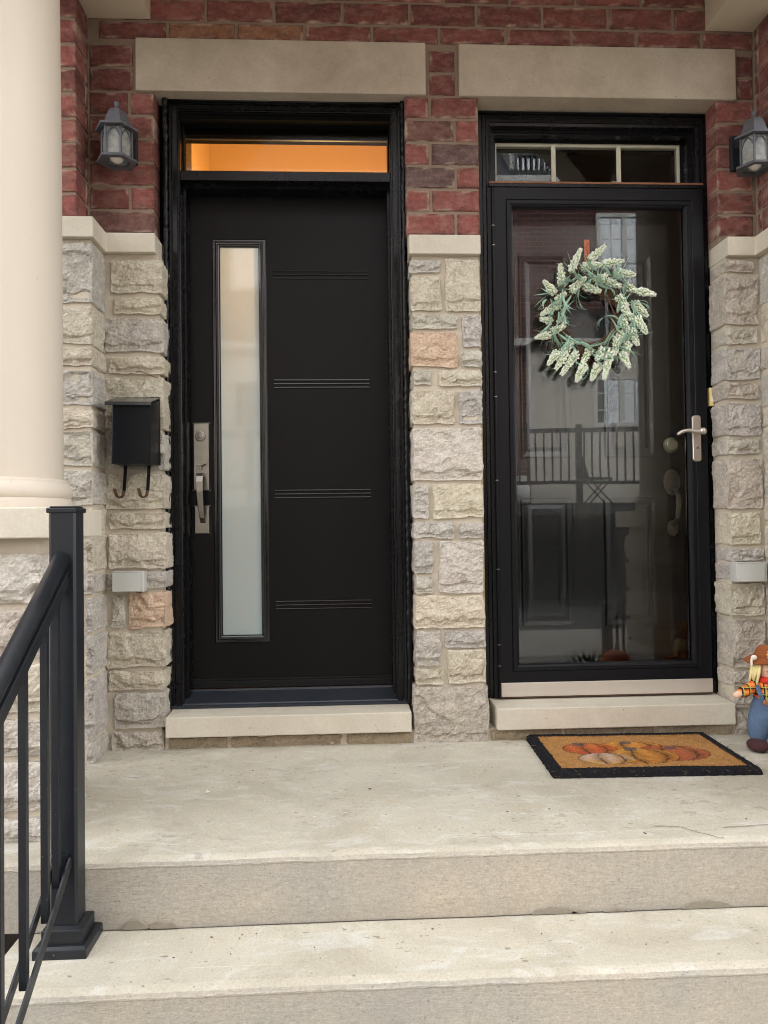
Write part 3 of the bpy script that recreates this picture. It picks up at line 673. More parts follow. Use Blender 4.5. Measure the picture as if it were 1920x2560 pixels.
pn = MB(); pn.box(-0.6455, 0.188, 0.142, 0.152, 2.443, 2.4468); pn.build('transom_edge', frame1, 'dark_iron')
pn = MB(); pn.box(-0.6455, 0.1885, 0.118, 0.123, 2.2825, 2.478); pn.build('transom_pane', frame1, 'transom_glass')
# wavy sealant bead round the frame
ck = MB(); random.seed(11)
def bead(x, z0, z1, side):
    pts, rs = [], []; z = z0
    while z < z1:
        pts.append((x + side * (-0.002 + 0.0035 * noise.noise((z * 9, side, 0)) + 0.002 * noise.noise((z * 40, side, 2))), 0.046 + 0.004 * noise.noise((z * 20, 3, side)), z))
        rs.append(0.0088 + 0.0022 * abs(math.sin(z * 92 + 2 * noise.noise((z * 7, 0, 0)))) + 0.003 * noise.noise((z * 30, 9, side))); z += 0.006
    ck.tube(pts, rs, 10)
bead(-0.7055, 0.13, 2.58, -1); bead(0.2475, 0.13, 2.58, 1)
ck.tube([(-0.70, 0.05, 2.552), (-0.3, 0.053, 2.554), (0.0, 0.053, 2.5535), (0.245, 0.05, 2.552)], 0.004, 6)
ck.build('sealant_bead', frame1, 'caulk_black', smooth=True)
ck = MB(); ck.box(-0.7425, -0.6945, 0.098, 0.30, 0.129, 2.556); ck.box(0.2372, 0.257, 0.098, 0.30, 0.129, 2.556); ck.build('light_gap_plug', frame1, 'head_black')  # added boxes plugging the gap where hall light leaked past the frame
ck = MB(); ck.box(0.540, 0.5575, 0.10, 0.30, 0.131, 2.555); ck.box(1.538, 1.527 + 0.03, 0.10, 0.30, 0.131, 2.555); ck.build('light_gap_plug', house, 'head_black')  # same added plugs against stray light beside the right frame
d = MB()
d.mat('door_black')
for bb in ((-0.652, -0.5170, 0.178, 2.2385), (-0.3555, 0.195, 0.178, 2.2385), (-0.5170, -0.3555, 0.178, 0.3955), (-0.5170, -0.3555, 2.016, 2.2385)): d.box(bb[0], bb[1], SL, SL + 0.045, bb[2], bb[3])
door1 = d.build('front_door', house); door1['label'] = 'flat black door with a tall narrow frosted glass strip'
d = MB(); d.box(-0.641, 0.183, SL - 0.006, SL, 0.2085, 0.216); d.box(-0.641, 0.183, SL - 0.014, SL, 0.180, 0.2085); d.build('door_sweep', door1, 'rubber_black', bevel=0.002)
d = MB()       # moulded light frame
d.frame(-0.549, -0.3235, 0.363, 2.048, [(0, SL), (0, SL - 0.004), (0.004, SL - 0.007), (0.009, SL - 0.007), (0.010, SL - 0.0045), (0.013, SL - 0.0045), (0.014, SL - 0.010), (0.018, SL - 0.013), (0.022, SL - 0.0125), (0.025, SL - 0.008), (0.029, SL - 0.006), (0.0325, SL - 0.0015), (0.0325, SL + 0.01)])
d.build('glass_trim', door1, 'panel_black')
d = MB(); d.mat('transom_glass'); d.box(-0.517, -0.3555, SL + 0.004, SL + 0.010, 0.3955, 2.016); d.mat('frosted_glass'); d.m[2] = d.cur
d.build('frosted_pane', door1)
for zb in (1.884, 1.423, 0.961, 0.498):
    d = MB()
    for k in range(3):
        z = zb + 0.0025 + 0.0155 * k; pts = [(-0.297, z), (-0.295, z + 0.0028), (0.1015, z + 0.0028), (0.1035, z), (0.1015, z - 0.0028), (-0.295, z - 0.0028)]
        x0, x1 = -0.297, 0.1035
        vs = []
        for a in range(9):
            th = math.pi * a / 8; vs += [(x0, SL - 0.0055 * math.sin(th), z + 0.0042 * math.cos(th)), (x1, SL - 0.0055 * math.sin(th), z + 0.0042 * math.cos(th))]
        d.add(vs, [(2 * a, 2 * a + 1, 2 * a + 3, 2 * a + 2) for a in range(8)] + [tuple(range(0, 18, 2)), tuple(range(1, 18, 2))])
    d.build('ribbed_trim', door1, 'panel_black')
# handle set
h = MB()
def plate(x0, x1, z0, z1):
    h.frame(x0, x1, z0, z1, [(0, SL), (0.0, SL - 0.004), (0.0045, SL - 0.011), (0.006, SL - 0.011)])
    h.box(x0 + 0.004, x1 - 0.004, SL - 0.0112, SL, z0 + 0.004, z1 - 0.004)
    h.box(x0 - 0.0025, x1 + 0.0025, SL - 0.006, SL, z1 - 0.003, z1); h.box(x0 - 0.0025, x1 + 0.0025, SL - 0.006, SL, z0, z0 + 0.003)
plate(-0.6335, -0.564, 0.9955, 1.279); plate(-0.6305, -0.565, 0.8165, 0.934)
hs1 = h.build('handle_set', door1, 'nickel', bevel=0.0012)
h = MB(); cx, cz = -0.602, 1.222
h.lathe([(0.0215, SL - 0.011), (0.0215, SL - 0.014), (0.020, SL - 0.0165), (0.0165, SL - 0.0175), (0.0160, SL - 0.0165), (0.0125, SL - 0.0165), (0.0115, SL - 0.017), (0.009, SL - 0.019), (0.0, SL - 0.0195)], (cx, 0, cz), 32, 'Y'); h.build('lock_cylinder', hs1, 'nickel', smooth=False)
h = MB(); h.box(cx - 0.0009, cx + 0.0009, SL - 0.0202, SL - 0.019, cz - 0.0055, cz + 0.004); h.build('keyhole', hs1, 'dark_interior')
h = MB(); pts = [(-0.600, SL - 0.010, 1.058), (-0.600, SL - 0.030, 1.060), (-0.600, SL - 0.048, 1.052), (-0.5995, SL - 0.056, 1.030), (-0.598, SL - 0.058, 0.99), (-0.596, SL - 0.055, 0.95), (-0.594, SL - 0.046, 0.91), (-0.593, SL - 0.033, 0.885), (-0.593, SL - 0.018, 0.872), (-0.593, SL - 0.008, 0.866)]
h.bar(pts, [0.030, 0.030, 0.030, 0.029, 0.027, 0.025, 0.022, 0.020, 0.021, 0.022], [0.022, 0.016, 0.012, 0.010, 0.009, 0.009, 0.009, 0.009, 0.010, 0.014]); h.build('pull', hs1, 'nickel', bevel=0.003, seg=3)
h = MB(); h.bar([(-0.622, SL - 0.030, 1.106), (-0.615, SL - 0.030, 1.1005), (-0.600, SL - 0.030, 1.098), (-0.588, SL - 0.030, 1.1015), (-0.579, SL - 0.030, 1.107)], 0.020, 0.0035, side=(0, 1, 0)); h.box(-0.604, -0.596, SL - 0.03, SL - 0.01, 1.085, 1.0985); h.build('thumb_latch', hs1, 'nickel', bevel=0.001)

# ------------------------------------------------------------------ hall behind the transoms
hall = MB()
def shell(x0, x1, y0, y1, z0, z1, m):
    hall.mat(m); t_ = 0.05
    hall.box(x0 - t_, x0, y0, y1, z0, z1); hall.box(x1, x1 + t_, y0, y1, z0, z1); hall.box(x0 - t_, x1 + t_, y1, y1 + t_, z0, z1)
    hall.box(x0 - t_, x1 + t_, y0, y1 + t_, z1, z1 + t_); hall.box(x0 - t_, x1 + t_, y0, y1 + t_, z0 - t_, z0)
shell(-0.79, 0.30, 0.302, 1.55, 0.1, 3.7, 'hall_wall'); shell(0.50, 1.60, 0.302, 2.3, 0.1, 2.75, 'dark_interior')
hall.build('interior_hall', house)
hl = bpy.data.lights.new('hall_lamp', 'POINT'); hl.energy = 4.6; hl.color = (1.0, 0.61, 0.20); hl.shadow_soft_size = 0.12
hlo = bpy.data.objects.new('hall_lamp', hl); COL.objects.link(hlo); hlo.location = (-0.08, 0.82, 2.05)

# ------------------------------------------------------------------ right entrance: frame, transom, inner door, storm door
fr = MB()
fr.frame(0.558, 1.5375, 0.135, 2.551, [(0, 0.2), (0, 0.094), (0.004, 0.090), (0.012, 0.090), (0.014, 0.097), (0.018, 0.097), (0.020, 0.092), (0.032, 0.090), (0.036, 0.096), (0.044, 0.096), (0.046, 0.100), (0.0575, 0.102), (0.0575, 0.115), (0.060, 0.12), (0.060, 0.34)], bottom=False)
frame2 = fr.build('door_frame', house, 'frame_black')
fr = MB(); fr.frame(0.618, 1.4775, 2.0, 2.491, [(0, 0.128), (0.010, 0.128), (0.011, 0.134), (0.018, 0.134), (0.019, 0.18), (0.03, 0.18)], bottom=False); fr.build('transom_stop', frame2, 'frame_black')
fr = MB(); fr.extrude([(0.080, 2.2205), (0.070, 2.226), (0.070, 2.2395), (0.082, 2.2425), (0.20, 2.262), (0.20, 2.2205)], 'X', 0.600, 1.4955); fr.build('transom_bar', frame2, 'frame_black', bevel=0.001)
fr = MB(); fr.extrude([(0.069, 2.2400), (0.069, 2.2475), (0.19, 2.268), (0.19, 2.2632), (0.084, 2.2432)], 'X', 0.600, 1.4955); fr.build('copper_flashing', frame2, 'flashing')
fr = MB(); fr.frame(0.634, 1.4625, 2.25, 2.475, [(0, 0.215), (0, 0.188), (0.020, 0.188), (0.022, 0.192), (0.022, 0.215)])
for x in (0.9005, 1.1835): fr.box(x - 0.009, x + 0.009, 0.186, 0.1925, 2.268, 2.455)
fr.build('transom_sash', frame2, 'white_vinyl')
pn = MB(); pn.box(0.652, 1.445, 0.194, 0.199, 2.268, 2.456); pn.build('transom_pane', frame2, 'storm_glass')
fr = MB(); fr.box(0.545, 0.5575, 0.07, 0.0995, 0.13, 2.55); fr.box(1.538, 1.552, 0.066, 0.0995, 0.13, 2.55); fr.build('caulk_line', frame2, 'caulk_beige')
fr = MB(); fr.box(0.600, 1.4955, 0.09, 0.20, 0.1305, 0.1385); fr.build('threshold', frame2, 'rubber_black')
# panelled inner door
ID = 0.165
d = MB(); d.box(0.60, 1.50, ID, ID + 0.045, 0.14, 2.22, 'panel_black')
door2 = d.build('panel_door', house); door2['label'] = 'black panelled door behind the glass of the storm door'
for (x0, x1, z0, z1) in ((0.735, 0.950, 1.118, 1.98), (1.093, 1.310, 1.118, 1.98), (0.730, 0.950, 0.410, 0.950), (1.084, 1.310, 0.409, 0.948)):
    d = MB(); d.frame(x0, x1, z0, z1, [(0, ID), (0, ID - 0.005), (0.004, ID - 0.011), (0.009, ID - 0.011), (0.024, ID - 0.0065), (0.026, ID - 0.001), (0.030, ID - 0.001), (0.046, ID - 0.008), (0.049, ID - 0.008), (0.049, ID - 0.0065), (0.06, ID - 0.0065)])
    d.build('door_panel', door2, 'panel_black')
h = MB(); h.lathe([(0.034, ID), (0.034, ID - 0.006), (0.030, ID - 0.012), (0.028, ID - 0.013), (0.026, ID - 0.020), (0.021, ID - 0.024), (0.020, ID - 0.022), (0.0, ID - 0.022)], (1.378, 0, 1.168), 32, 'Y'); h.build('deadbolt', door2, 'aged_bronze')
h = MB()
for (cz, rx, rz) in ((1.010, 0.036, 0.056), (0.815, 0.024, 0.034)):
    b0 = len(h.v); h.lathe([(1.0, ID), (1.0, ID - 0.005), (0.9, ID - 0.009), (0.85, ID - 0.008), (0.0, ID - 0.008)], (0, 0, 0), 32, 'Y')
    for i in range(b0, len(h.v)): x, y, z = h.v[i]; h.v[i] = (1.378 + x * rx, y, cz + z * rz)
h.bar([(1.379, ID - 0.008, 0.985), (1.384, ID - 0.03, 0.975), (1.389, ID - 0.042, 0.955), (1.388, ID - 0.045, 0.91), (1.384, ID - 0.038, 0.86), (1.379, ID - 0.02, 0.835), (1.378, ID - 0.008, 0.83)], [0.016, 0.018, 0.021, 0.022, 0.018, 0.014, 0.014], 0.009); h.build('entry_handle', door2, 'dark_bronze', bevel=0.002)
# storm door
SD = 0.062
d = MB()
d.frame(0.617, 1.489, 0.196, 2.2185, [(0, 0.095), (0, SD), (0.047, SD), (0.0495, SD + 0.0025), (0.052, SD - 0.001), (0.066, SD - 0.001), (0.068, SD + 0.003), (0.073, SD + 0.005), (0.078, SD + 0.012), (0.079, SD + 0.020)])
storm = d.build('storm_door', house, 'storm_black'); storm['label'] = 'black full view storm door with a lever handle, in front of the panelled door'
for (x0, x1, z0, z1) in ((0.694, 1.398, 2.1235, 2.1395), (0.694, 1.398, 0.2452, 0.274)): pass
d = MB(); d.box(0.692, 1.404, SD + 0.018, SD + 0.023, 0.262, 2.142); d.build('glass_pane', storm, 'storm_glass')
d = MB(); d.box(0.617, 1.4895, SD - 0.004, SD + 0.02, 0.1445, 0.2005); d.build('kick_plate', storm, 'kick_metal', bevel=0.0015)
d = MB(); d.box(0.618, 1.4885, SD + 0.0, SD + 0.012, 0.1385, 0.1445); d.build('door_sweep', storm, 'rust_steel')
d = MB()
zs = [0.142, 0.27, 0.355, 0.66, 1.02, 1.36, 1.46, 1.98, 2.06, 2.217]
for a, b in zip(zs[:-1], zs[1:]): d.lathe([(0.0, a + 0.001), (0.0062, a + 0.002), (0.0062, b - 0.002), (0.0, b - 0.001)], (0.611, SD - 0.002, 0), 12)
d.box(0.590, 0.609, SD + 0.004, SD + 0.03, 0.142, 2.2185); hg = d.build('hinge', storm, 'storm_black')
for z in zs[1:-1]:
    d = MB(); d.lathe([(0.0, z - 0.0012), (0.0068, z - 0.0012), (0.0068, z + 0.0012), (0.0, z + 0.0012)], (0.611, SD - 0.002, 0), 12); d.build('hinge_washer', hg, 'satin_nickel')
h = MB(); x0, x1, z0, z1 = 1.4215, 1.4565, 1.089, 1.278; rr = 0.011
def rrect(x0, x1, z0, z1, r, n=6):
    pts = []
    for (cx, cz, a0) in ((x1 - r, z1 - r, 0), (x0 + r, z1 - r, 90), (x0 + r, z0 + r, 180), (x1 - r, z0 + r, 270)):
        for k in range(n + 1): a = rad(a0 + 90 * k / n); pts.append((cx + r * math.cos(a), cz + r * math.sin(a)))
    return pts
h.extrude(rrect(x0, x1, z0, z1, rr), 'Y', SD - 0.013, SD); lev = h.build('lever_handle', storm, 'satin_nickel', bevel=0.003, seg=3)
h = MB(); h.lathe([(0.010, SD - 0.010), (0.010, SD - 0.04), (0.014, SD - 0.044), (0.015, SD - 0.050), (0.012, SD - 0.056), (0.004, SD - 0.0585), (0.0, SD - 0.0585)], (1.4475, 0, 1.209), 24, 'Y')
lp = [(1.4475, SD - 0.046, 1.209), (1.436, SD - 0.047, 1.2065), (1.422, SD - 0.047, 1.206), (1.408, SD - 0.046, 1.2095), (1.392, SD - 0.044, 1.2125), (1.376, SD - 0.042, 1.2115), (1.362, SD - 0.040, 1.2065), (1.350, SD - 0.038, 1.199), (1.3455, SD - 0.037, 1.1955)]
h.tube(lp, [0.012, 0.010, 0.0075, 0.0075, 0.0078, 0.0078, 0.0075, 0.0068, 0.003], 14); h.build('lever', lev, 'satin_nickel', smooth=True)
h = MB(); h.lathe([(0.0062, SD - 0.013), (0.0062, SD - 0.0145), (0.005, SD - 0.0152), (0.0, SD - 0.0152)], (1.440, 0, 1.145), 20, 'Y'); h.build('lock_cylinder', lev, 'nickel')
h = MB(); h.box(1.4393, 1.4407, SD - 0.0158, SD - 0.015, 1.1415, 1.1475); h.build('keyhole', lev, 'dark_interior')

# ------------------------------------------------------------------ wall lanterns
def make_lantern(cx):
    L = thing('wall_lantern', '', 'lantern', (cx, 0.0, 2.23), 'porch wall lanterns')
    y = -0.098; ph = math.pi / 6 + math.pi / 2
    hexp = dict(seg=6, phase=0.0)
    def hx(R, z): return [(cx + R * math.cos(math.pi / 3 * k), y + R * math.sin(math.pi / 3 * k), z) for k in range(6)]
    b = MB(); b.box(cx + LS * 0.004 - 0.052, cx + LS * 0.004 + 0.052, -0.016, 0.004, 2.262, 2.404); b.box(cx - 0.02, cx + 0.02, -0.07, -0.012, 2.285, 2.325); b.build('back_plate', L, 'dark_iron', bevel=0.004)
    b = MB(); b.lathe([(0.0, 2.349), (0.060, 2.347), (0.0800, 2.345), (0.0810, 2.350), (0.0800, 2.3545), (0.064, 2.357), (0.055, 2.366), (0.048, 2.382), (0.043, 2.400), (0.036, 2.416), (0.026, 2.426), (0.012, 2.430), (0.0, 2.4305)], (cx, y, 0), 6); rf = b.build('roof', L, 'pewter', bevel=0.0012)
    b = MB(); b.lathe([(0.0, 2.428), (0.010, 2.429), (0.010, 2.433), (0.0055, 2.4355), (0.0055, 2.441), (0.0085, 2.445), (0.0105, 2.452), (0.0085, 2.460), (0.0, 2.464)], (cx, y, 0), 16); b.build('finial', rf, 'pewter', smooth=True)
    b = MB(); R = 0.056
    T, B = hx(R, 2.347), hx(R, 2.236)
    for k in range(6):
        b.tube([T[k], B[k]], 0.0048, 6)
        k2 = (k + 1) % 6; A_, C_ = Vector(T[k]), Vector(T[k2]); arch = []
        for q in range(9):
            u = q / 8; p = A_.lerp(C_, u); p.z = 2.300 + 0.040 * (1 - abs(2 * u - 1) ** 1.8); arch.append(p)
        b.tube(arch, 0.0030, 5)
    b.build('cage', L, 'pewter')
    b = MB(); vs = []
    for (R_, z) in ((0.057, 2.238), (0.075, 2.236), (0.077, 2.2315), (0.075, 2.227), (0.050, 2.227), (0.050, 2.238), (0.057, 2.238)): vs += hx(R_, z)
    b.add(vs, [(i * 6 + k, i * 6 + (k + 1) % 6, (i + 1) * 6 + (k + 1) % 6, (i + 1) * 6 + k) for i in range(6) for k in range(6)]); b.build('bottom_ring', L, 'pewter')
    for k in range(6):
        k2 = (k + 1) % 6; T2, B2 = hx(0.052, 2.346), hx(0.052, 2.239)
        pv = [B2[k], B2[k2], T2[k2], T2[k]]; inn = [(cx + (p[0] - cx) * .96, y + (p[1] - y) * .96, p[2]) for p in pv]
        b = MB(); b.add(pv + inn, [(0, 1, 2, 3), (7, 6, 5, 4), (0, 4, 5, 1), (1, 5, 6, 2), (2, 6, 7, 3), (3, 7, 4, 0)]); b.build('glass_pane', L, 'lamp_glass')
    b = MB(); b.lathe([(0.0, 2.226), (0.012, 2.228), (0.022, 2.236), (0.027, 2.248), (0.027, 2.262), (0.021, 2.280), (0.013, 2.295), (0.0125, 2.32), (0.0, 2.32)], (cx, y, 0), 20); b.build('bulb', L, 'bulb_white', smooth=True)
    b = MB(); b.lathe([(0.018, 2.30), (0.018, 2.346)], (cx, y, 0), 12); b.build('socket', L, 'dark_iron')
    return L
LS = 0.0
lan = make_lantern(-0.852); lan['label'] = 'grey hexagonal wall lantern on the brick beside the column, left of the frosted strip door'
lan2 = copy_tree(lan); lan2.location.x = 1.625; lan2['label'] = 'grey hexagonal wall lantern cut by the picture edge, right of the door with the wreath'

# ------------------------------------------------------------------ mailbox
mb_ = thing('mailbox', 'small black metal wall mailbox with a crooked lid and two newspaper hooks', 'mailbox', (-0.776, -0.058, 1.08))
b = MB(); xs0, xs1 = -0.846, -0.706
vs = [(xs0 - .004, -0.070, 1.080), (xs1 - .004, -0.070, 1.080), (xs1 - .004, -0.198, 1.078), (xs0 - .004, -0.198, 1.078), (xs0, -0.070, 1.328), (xs1, -0.070, 1.328), (xs1, -0.198, 1.296), (xs0, -0.198, 1.296)]
b.add(vs, [(3, 2, 1, 0), (4, 5, 6, 7), (0, 1, 5, 4), (1, 2, 6, 5), (2, 3, 7, 6), (3, 0, 4, 7)]); bx = b.build('box', mb_, 'mailbox_black', bevel=0.003)
b = MB(); b.box(xs0, xs1, -0.071, -0.056, 1.082, 1.342); b.build('back_plate', mb_, 'mailbox_black', bevel=0.002)
b = MB(); b.obox((-0.786, -0.137, 1.3205), (0.166, 0.150, 0.004), Matrix.Rotation(rad(15.5), 3, 'X') @ Matrix.Rotation(rad(0.8), 3, 'Y'))
b.obox((-0.786, -0.2105, 1.2955), (0.166, 0.003, 0.013), Matrix.Rotation(rad(0.8), 3, 'Y')); b.build('lid', mb_, 'lid_black', bevel=0.0012)
for x in (-0.832, -0.744):
    b = MB(); k = MB()
    pts = [(x, -0.080, 1.082), (x - 0.003, -0.080, 1.03), (x - 0.006, -0.081, 0.985), (x - 0.009, -0.087, 0.966), (x - 0.016, -0.102, 0.957), (x - 0.023, -0.117, 0.964), (x - 0.027, -0.124, 0.985), (x - 0.028, -0.125, 0.992)]
    b.bar(pts, 0.0125, 0.003); hk = b.build('paper_hook', mb_, 'rust_steel', bevel=0.0008)
    hk.data.materials.append(M['mailbox_black'])
    for pl in hk.data.polygons:
        if pl.center.z + 1.08 > 1.0: pl.material_index = 1

# ------------------------------------------------------------------ grey outlet covers, doorbell, stray wire
def outlet(x0, x1, label):
    o = thing('outlet_cover', label, 'outlet cover', ((x0 + x1) / 2, -0.055, 0.605), 'grey weatherproof outlet covers')
    b = MB(); b.box(x0, x1, -0.098, -0.045, 0.604, 0.681); b.build('box', o, 'grey_plastic', bevel=0.003)
    b = MB(); b.extrude(rrect(x0 + 0.002, x1 - 0.012, 0.6065, 0.677, 0.003), 'Y', -0.104, -0.0985); b.build('flap', o, 'grey_plastic', bevel=0.0012)
    b = MB(); b.lathe([(0.0018, x0 + 0.004), (0.0018, x1 - 0.014)], (0, -0.1015, 0.6795), 10, 'X'); b.build('hinge', o, 'grey_plastic')
outlet(-0.880, -0.762, 'flat grey outlet cover on the stone below the black mailbox')
outlet(1.517, 1.640, 'flat grey outlet cover on the stone above the scarecrow doll')
db = thing('doorbell', 'small cream doorbell on the black frame of the storm door', 'doorbell', (1.519, 0.09, 1.3206))
b = MB(); b.box(1.5055, 1.5330, 0.072, 0.092, 1.3206, 1.3958); b.build('case', db, 'cream_plastic', bevel=0.002)
b = MB(); b.box(1.5135, 1.5265, 0.069, 0.0725, 1.337, 1.379); b.build('button', db, 'white_plastic', bevel=0.0015)
for z in (1.3275, 1.388): b = MB(); b.lathe([(0.0022, 0.0725), (0.0022, 0.0705), (0.0, 0.0705)], (1.525, 0, z), 8, 'Y'); b.build('screw', db, 'dark_interior')
w = MB(); w.tube([(-0.702, 0.02, 1.412), (-0.712, -0.05, 1.418), (-0.730, -0.075, 1.420), (-0.748, -0.080, 1.428), (-0.768, -0.082, 1.437), (-0.786, -0.080, 1.440), (-0.789, -0.075, 1.434)], 0.0014, 6)
tag(w.build('wire', None, 'wire_brown', org=Vector((-0.702, 0.02, 1.412))), 'thin brown stub of wire poking from the frame joint above the mailbox', 'wire')

# ------------------------------------------------------------------ stair railing
def railing(X, label, mirror=False):
    r = thing('stair_railing', label, 'railing', (X, -1.09, -0.178), None)
    SLO = 0.68
    pw = 0.0325; yp = -1.09
    p = MB(); p.extrude([(X - pw + .006, yp - pw), (X + pw - .006, yp - pw), (X + pw, yp - pw + .006), (X + pw, yp + pw - .006), (X + pw - .006, yp + pw), (X - pw + .006, yp + pw), (X - pw, yp + pw - .006), (X - pw, yp - pw + .006)], 'Z', -0.178, 0.886)
    post = p.build('post', r, 'rail_black', bevel=0.001)
    p = MB(); p.box(X - pw - .004, X + pw + .004, yp - pw - .004, yp + pw + .004, 0.882, 0.894); p.box(X - pw + .002, X + pw - .002, yp - pw + .002, yp + pw - .002, 0.894, 0.8985); p.build('post_cap', post, 'rail_black', bevel=0.003)
    p = MB()
    def skirt(a0, z0, a1, z1, a2=None, z2=None):
        vs = [];
        for a, z in ((a0, z0), (a0, z1 - 0.006), (a1, z1)):
            vs += [(X - a, yp - a, z), (X + a, yp - a, z), (X + a, yp + a, z), (X - a, yp + a, z)]
        p.add(vs, [(i * 4 + k, i * 4 + (k + 1) % 4, (i + 1) * 4 + (k + 1) % 4, (i + 1) * 4 + k) for i in range(2) for k in range(4)] + [(8, 9, 10, 11)])
    skirt(0.0635, -0.178, 0.056, -0.151); skirt(0.048, -0.152, 0.035, -0.113)
    p.build('post_base', post, 'rail_black', bevel=0.002)
    y1, y0 = yp - pw - 0.001, -2.0
    zh = lambda y: 0.766 + SLO * (y + 1.13)
    q = MB(); q.tube([(X, y, zh(y)) for y in (y1, -1.3, -1.6, y0)], 0.0195, 20); q.build('handrail', r, 'rail_black', smooth=True)
    q = MB(); zt = lambda y: 0.733 + SLO * (y + 1.13)
    for (dx, w_, hh, off) in ((0, 0.034, 0.006, 0.0), (0.0145, 0.004, 0.030, -0.016), (-0.0145, 0.004, 0.030, -0.016)):
        q.bar([(X + dx, y1, zt(y1) + off), (X + dx, y0, zt(y0) + off)], w_, hh)
    q.build('top_rail', r, 'rail_black', bevel=0.0015)
    zb = lambda y: 0.050 + SLO * (y + 1.13)
    q = MB()
    for dx in (0.018, -0.018): q.bar([(X + dx, y1, zb(y1) - 0.012), (X + dx, y0, zb(y0) - 0.012)], 0.006, 0.026)
    q.build('bottom_rail', r, 'rail_black', bevel=0.0012)
    for y in [-1.165] + [-1.232 - 0.118 * k for k in range(7)]:
        q = MB(); bw_ = 0.0082; q.box(X - bw_, X + bw_, y - 0.0085, y + 0.0085, zb(y) - 0.030, zt(y) - 0.006); q.build('baluster', r, 'rail_black', bevel=0.0012)
    q = MB(); q.extrude([(X - pw + .006, y0 - 2 * pw), (X + pw - .006, y0 - 2 * pw), (X + pw, y0 - pw), (X + pw - .006, y0), (X - pw + .006, y0), (X - pw, y0 - pw)], 'Z', -0.56, 0.30); q.build('post', r, 'rail_black')
    q = MB(); q.box(X - 0.014, X + 0.012, y1 - 0.014, y1 + .001, zb(y1) - 0.03, zb(y1) + 0.004)
    br = q.build('bracket', r, 'rail_black')
    for (z, s_) in ((zb(y1) + 0.006, 1), (zb(y1) - 0.016, 1)): q = MB(); q.lathe([(0.0045, y1 - 0.016), (0.0035, y1 - 0.020), (0.0, y1 - 0.020)], (X - 0.024, 0, z), 12, 'Y'); q.build('screw', br, 'satin_nickel')
    return r
railing(-0.692, 'black metal stair railing with round handrail, standing in front of the cream column')
railing(1.78, 'far black stair railing seen only mirrored low in the storm door glass')

# ------------------------------------------------------------------ doormat
mat_o = thing('doormat', 'coir doormat printed with orange pumpkins, black bordered, below the storm door', 'doormat', (1.03, -0.29, 0.0))
mat_o.rotation_euler = (0, 0, rad(-2.0))
MW, MD = 0.70, 0.462
def pk(c): return lin(c)
COIR = pk((166, 122, 74)); BLK = pk((34, 33, 36))
# printed pumpkins: (cx, cy, rx, ry, kind) in mat metres, y up = towards the door
PUMP = [(0.0, 0.062, 0.120, 0.058, 'orange'), (-0.155, 0.035, 0.100, 0.072, 'red'), (0.125, -0.030, 0.130, 0.092, 'red2'), (0.005, -0.060, 0.130, 0.092, 'gold'), (-0.130, -0.085, 0.100, 0.066, 'yellow')]
PC = {'orange': ((190, 104, 48), (206, 148, 66)), 'red': ((176, 56, 44), (196, 104, 54)), 'red2': ((152, 62, 50), (172, 92, 64)), 'gold': ((176, 108, 48), (192, 144, 66)), 'yellow': ((192, 140, 58), (188, 176, 172))}
def paint(x, y):
    n1 = noise.noise((x * 30, y * 30, 0)); n2 = noise.noise((x * 90, y * 90, 4)); n3 = noise.noise((x * 300, y * 300, 8))
    c = tuple(v * (1 + 0.16 * n1 + 0.45 * n3) for v in COIR)
    for (cx, cy, rx, ry, k) in PUMP:
        u, v = (x - cx) / rx + 0.05 * n1, (y - cy) / ry + 0.06 * n2
        rr_ = u * u + v * v
        if rr_ < 1.0:
            a, b = PC[k]; t_ = 0.5 + 0.5 * n1 + 0.35 * v
            rib = math.sin(u / max(0.25, math.sqrt(max(0.05, 1 - v * v))) * 7.5)
            col = tuple(p * (1 - t_) + q * t_ for p, q in zip(pk(a), pk(b)))
            sh = 0.80 + 0.25 * rib
            edge = (rr_ > 0.90 and n2 > -0.3) or (rib < -0.93 and n2 > -0.3)
            pc = tuple(max(0.0, p * sh) for p in col)
            if edge: pc = tuple(0.2 * p + 0.8 * q for p, q in zip(pc, pk((70, 42, 36))))
            w_ = (0.97 if edge else 0.80) - 0.35 * max(0, n3) - 0.25 * max(0, n2)
            c = tuple(w_ * p + (1 - w_) * q for p, q in zip(pc, c))
    for (cx, cy) in ((-0.005, 0.098), (-0.01, 0.022), (-0.185, 0.088), (0.14, 0.030)):
        if abs(x - cx - 0.3 * (y - cy)) < 0.022 + 0.006 * n2 and abs(y - cy) < 0.018 + .006 * n1: c = tuple(0.25 * p + 0.75 * q for p, q in zip(c, pk((74, 74, 80))))
    return c
m_ = MB(); nx_, ny_ = 176, 116; vs, cs, fs = [], [], []
for j in range(ny_ + 1):
    for i in range(nx_ + 1):
        x = -MW / 2 + MW * i / nx_; y = -MD / 2 + MD * j / ny_
        e = min(MW / 2 - abs(x), MD / 2 - abs(y)); wob = 0.004 * noise.noise((x * 60, y * 60, 1))
        z = 0.019 + 0.0022 * noise.noise((x * 160, y * 160, 0)) + 0.002 * noise.noise((x * 8, y * 8, 3))
        if e < 0.038 + wob: z += 0.004
        if e < 0.012: z -= (0.012 - e) * 0.9
        if i in (0, nx_) or j in (0, ny_): z = 0.001
        dx = 0.003 * noise.noise((y * 50, x * 3, 5)); dy = 0.003 * noise.noise((x * 50, y * 3, 6))
        vs.append((1.03 + x + (dx if e < 0.02 else 0), -0.29 + y + (dy if e < 0.02 else 0), z))
        if e < 0.038 + wob: cs.append(tuple(v * (1 + 0.5 * noise.noise((x * 200, y * 200, 2))) for v in BLK))
        else: cs.append(paint(x, y))
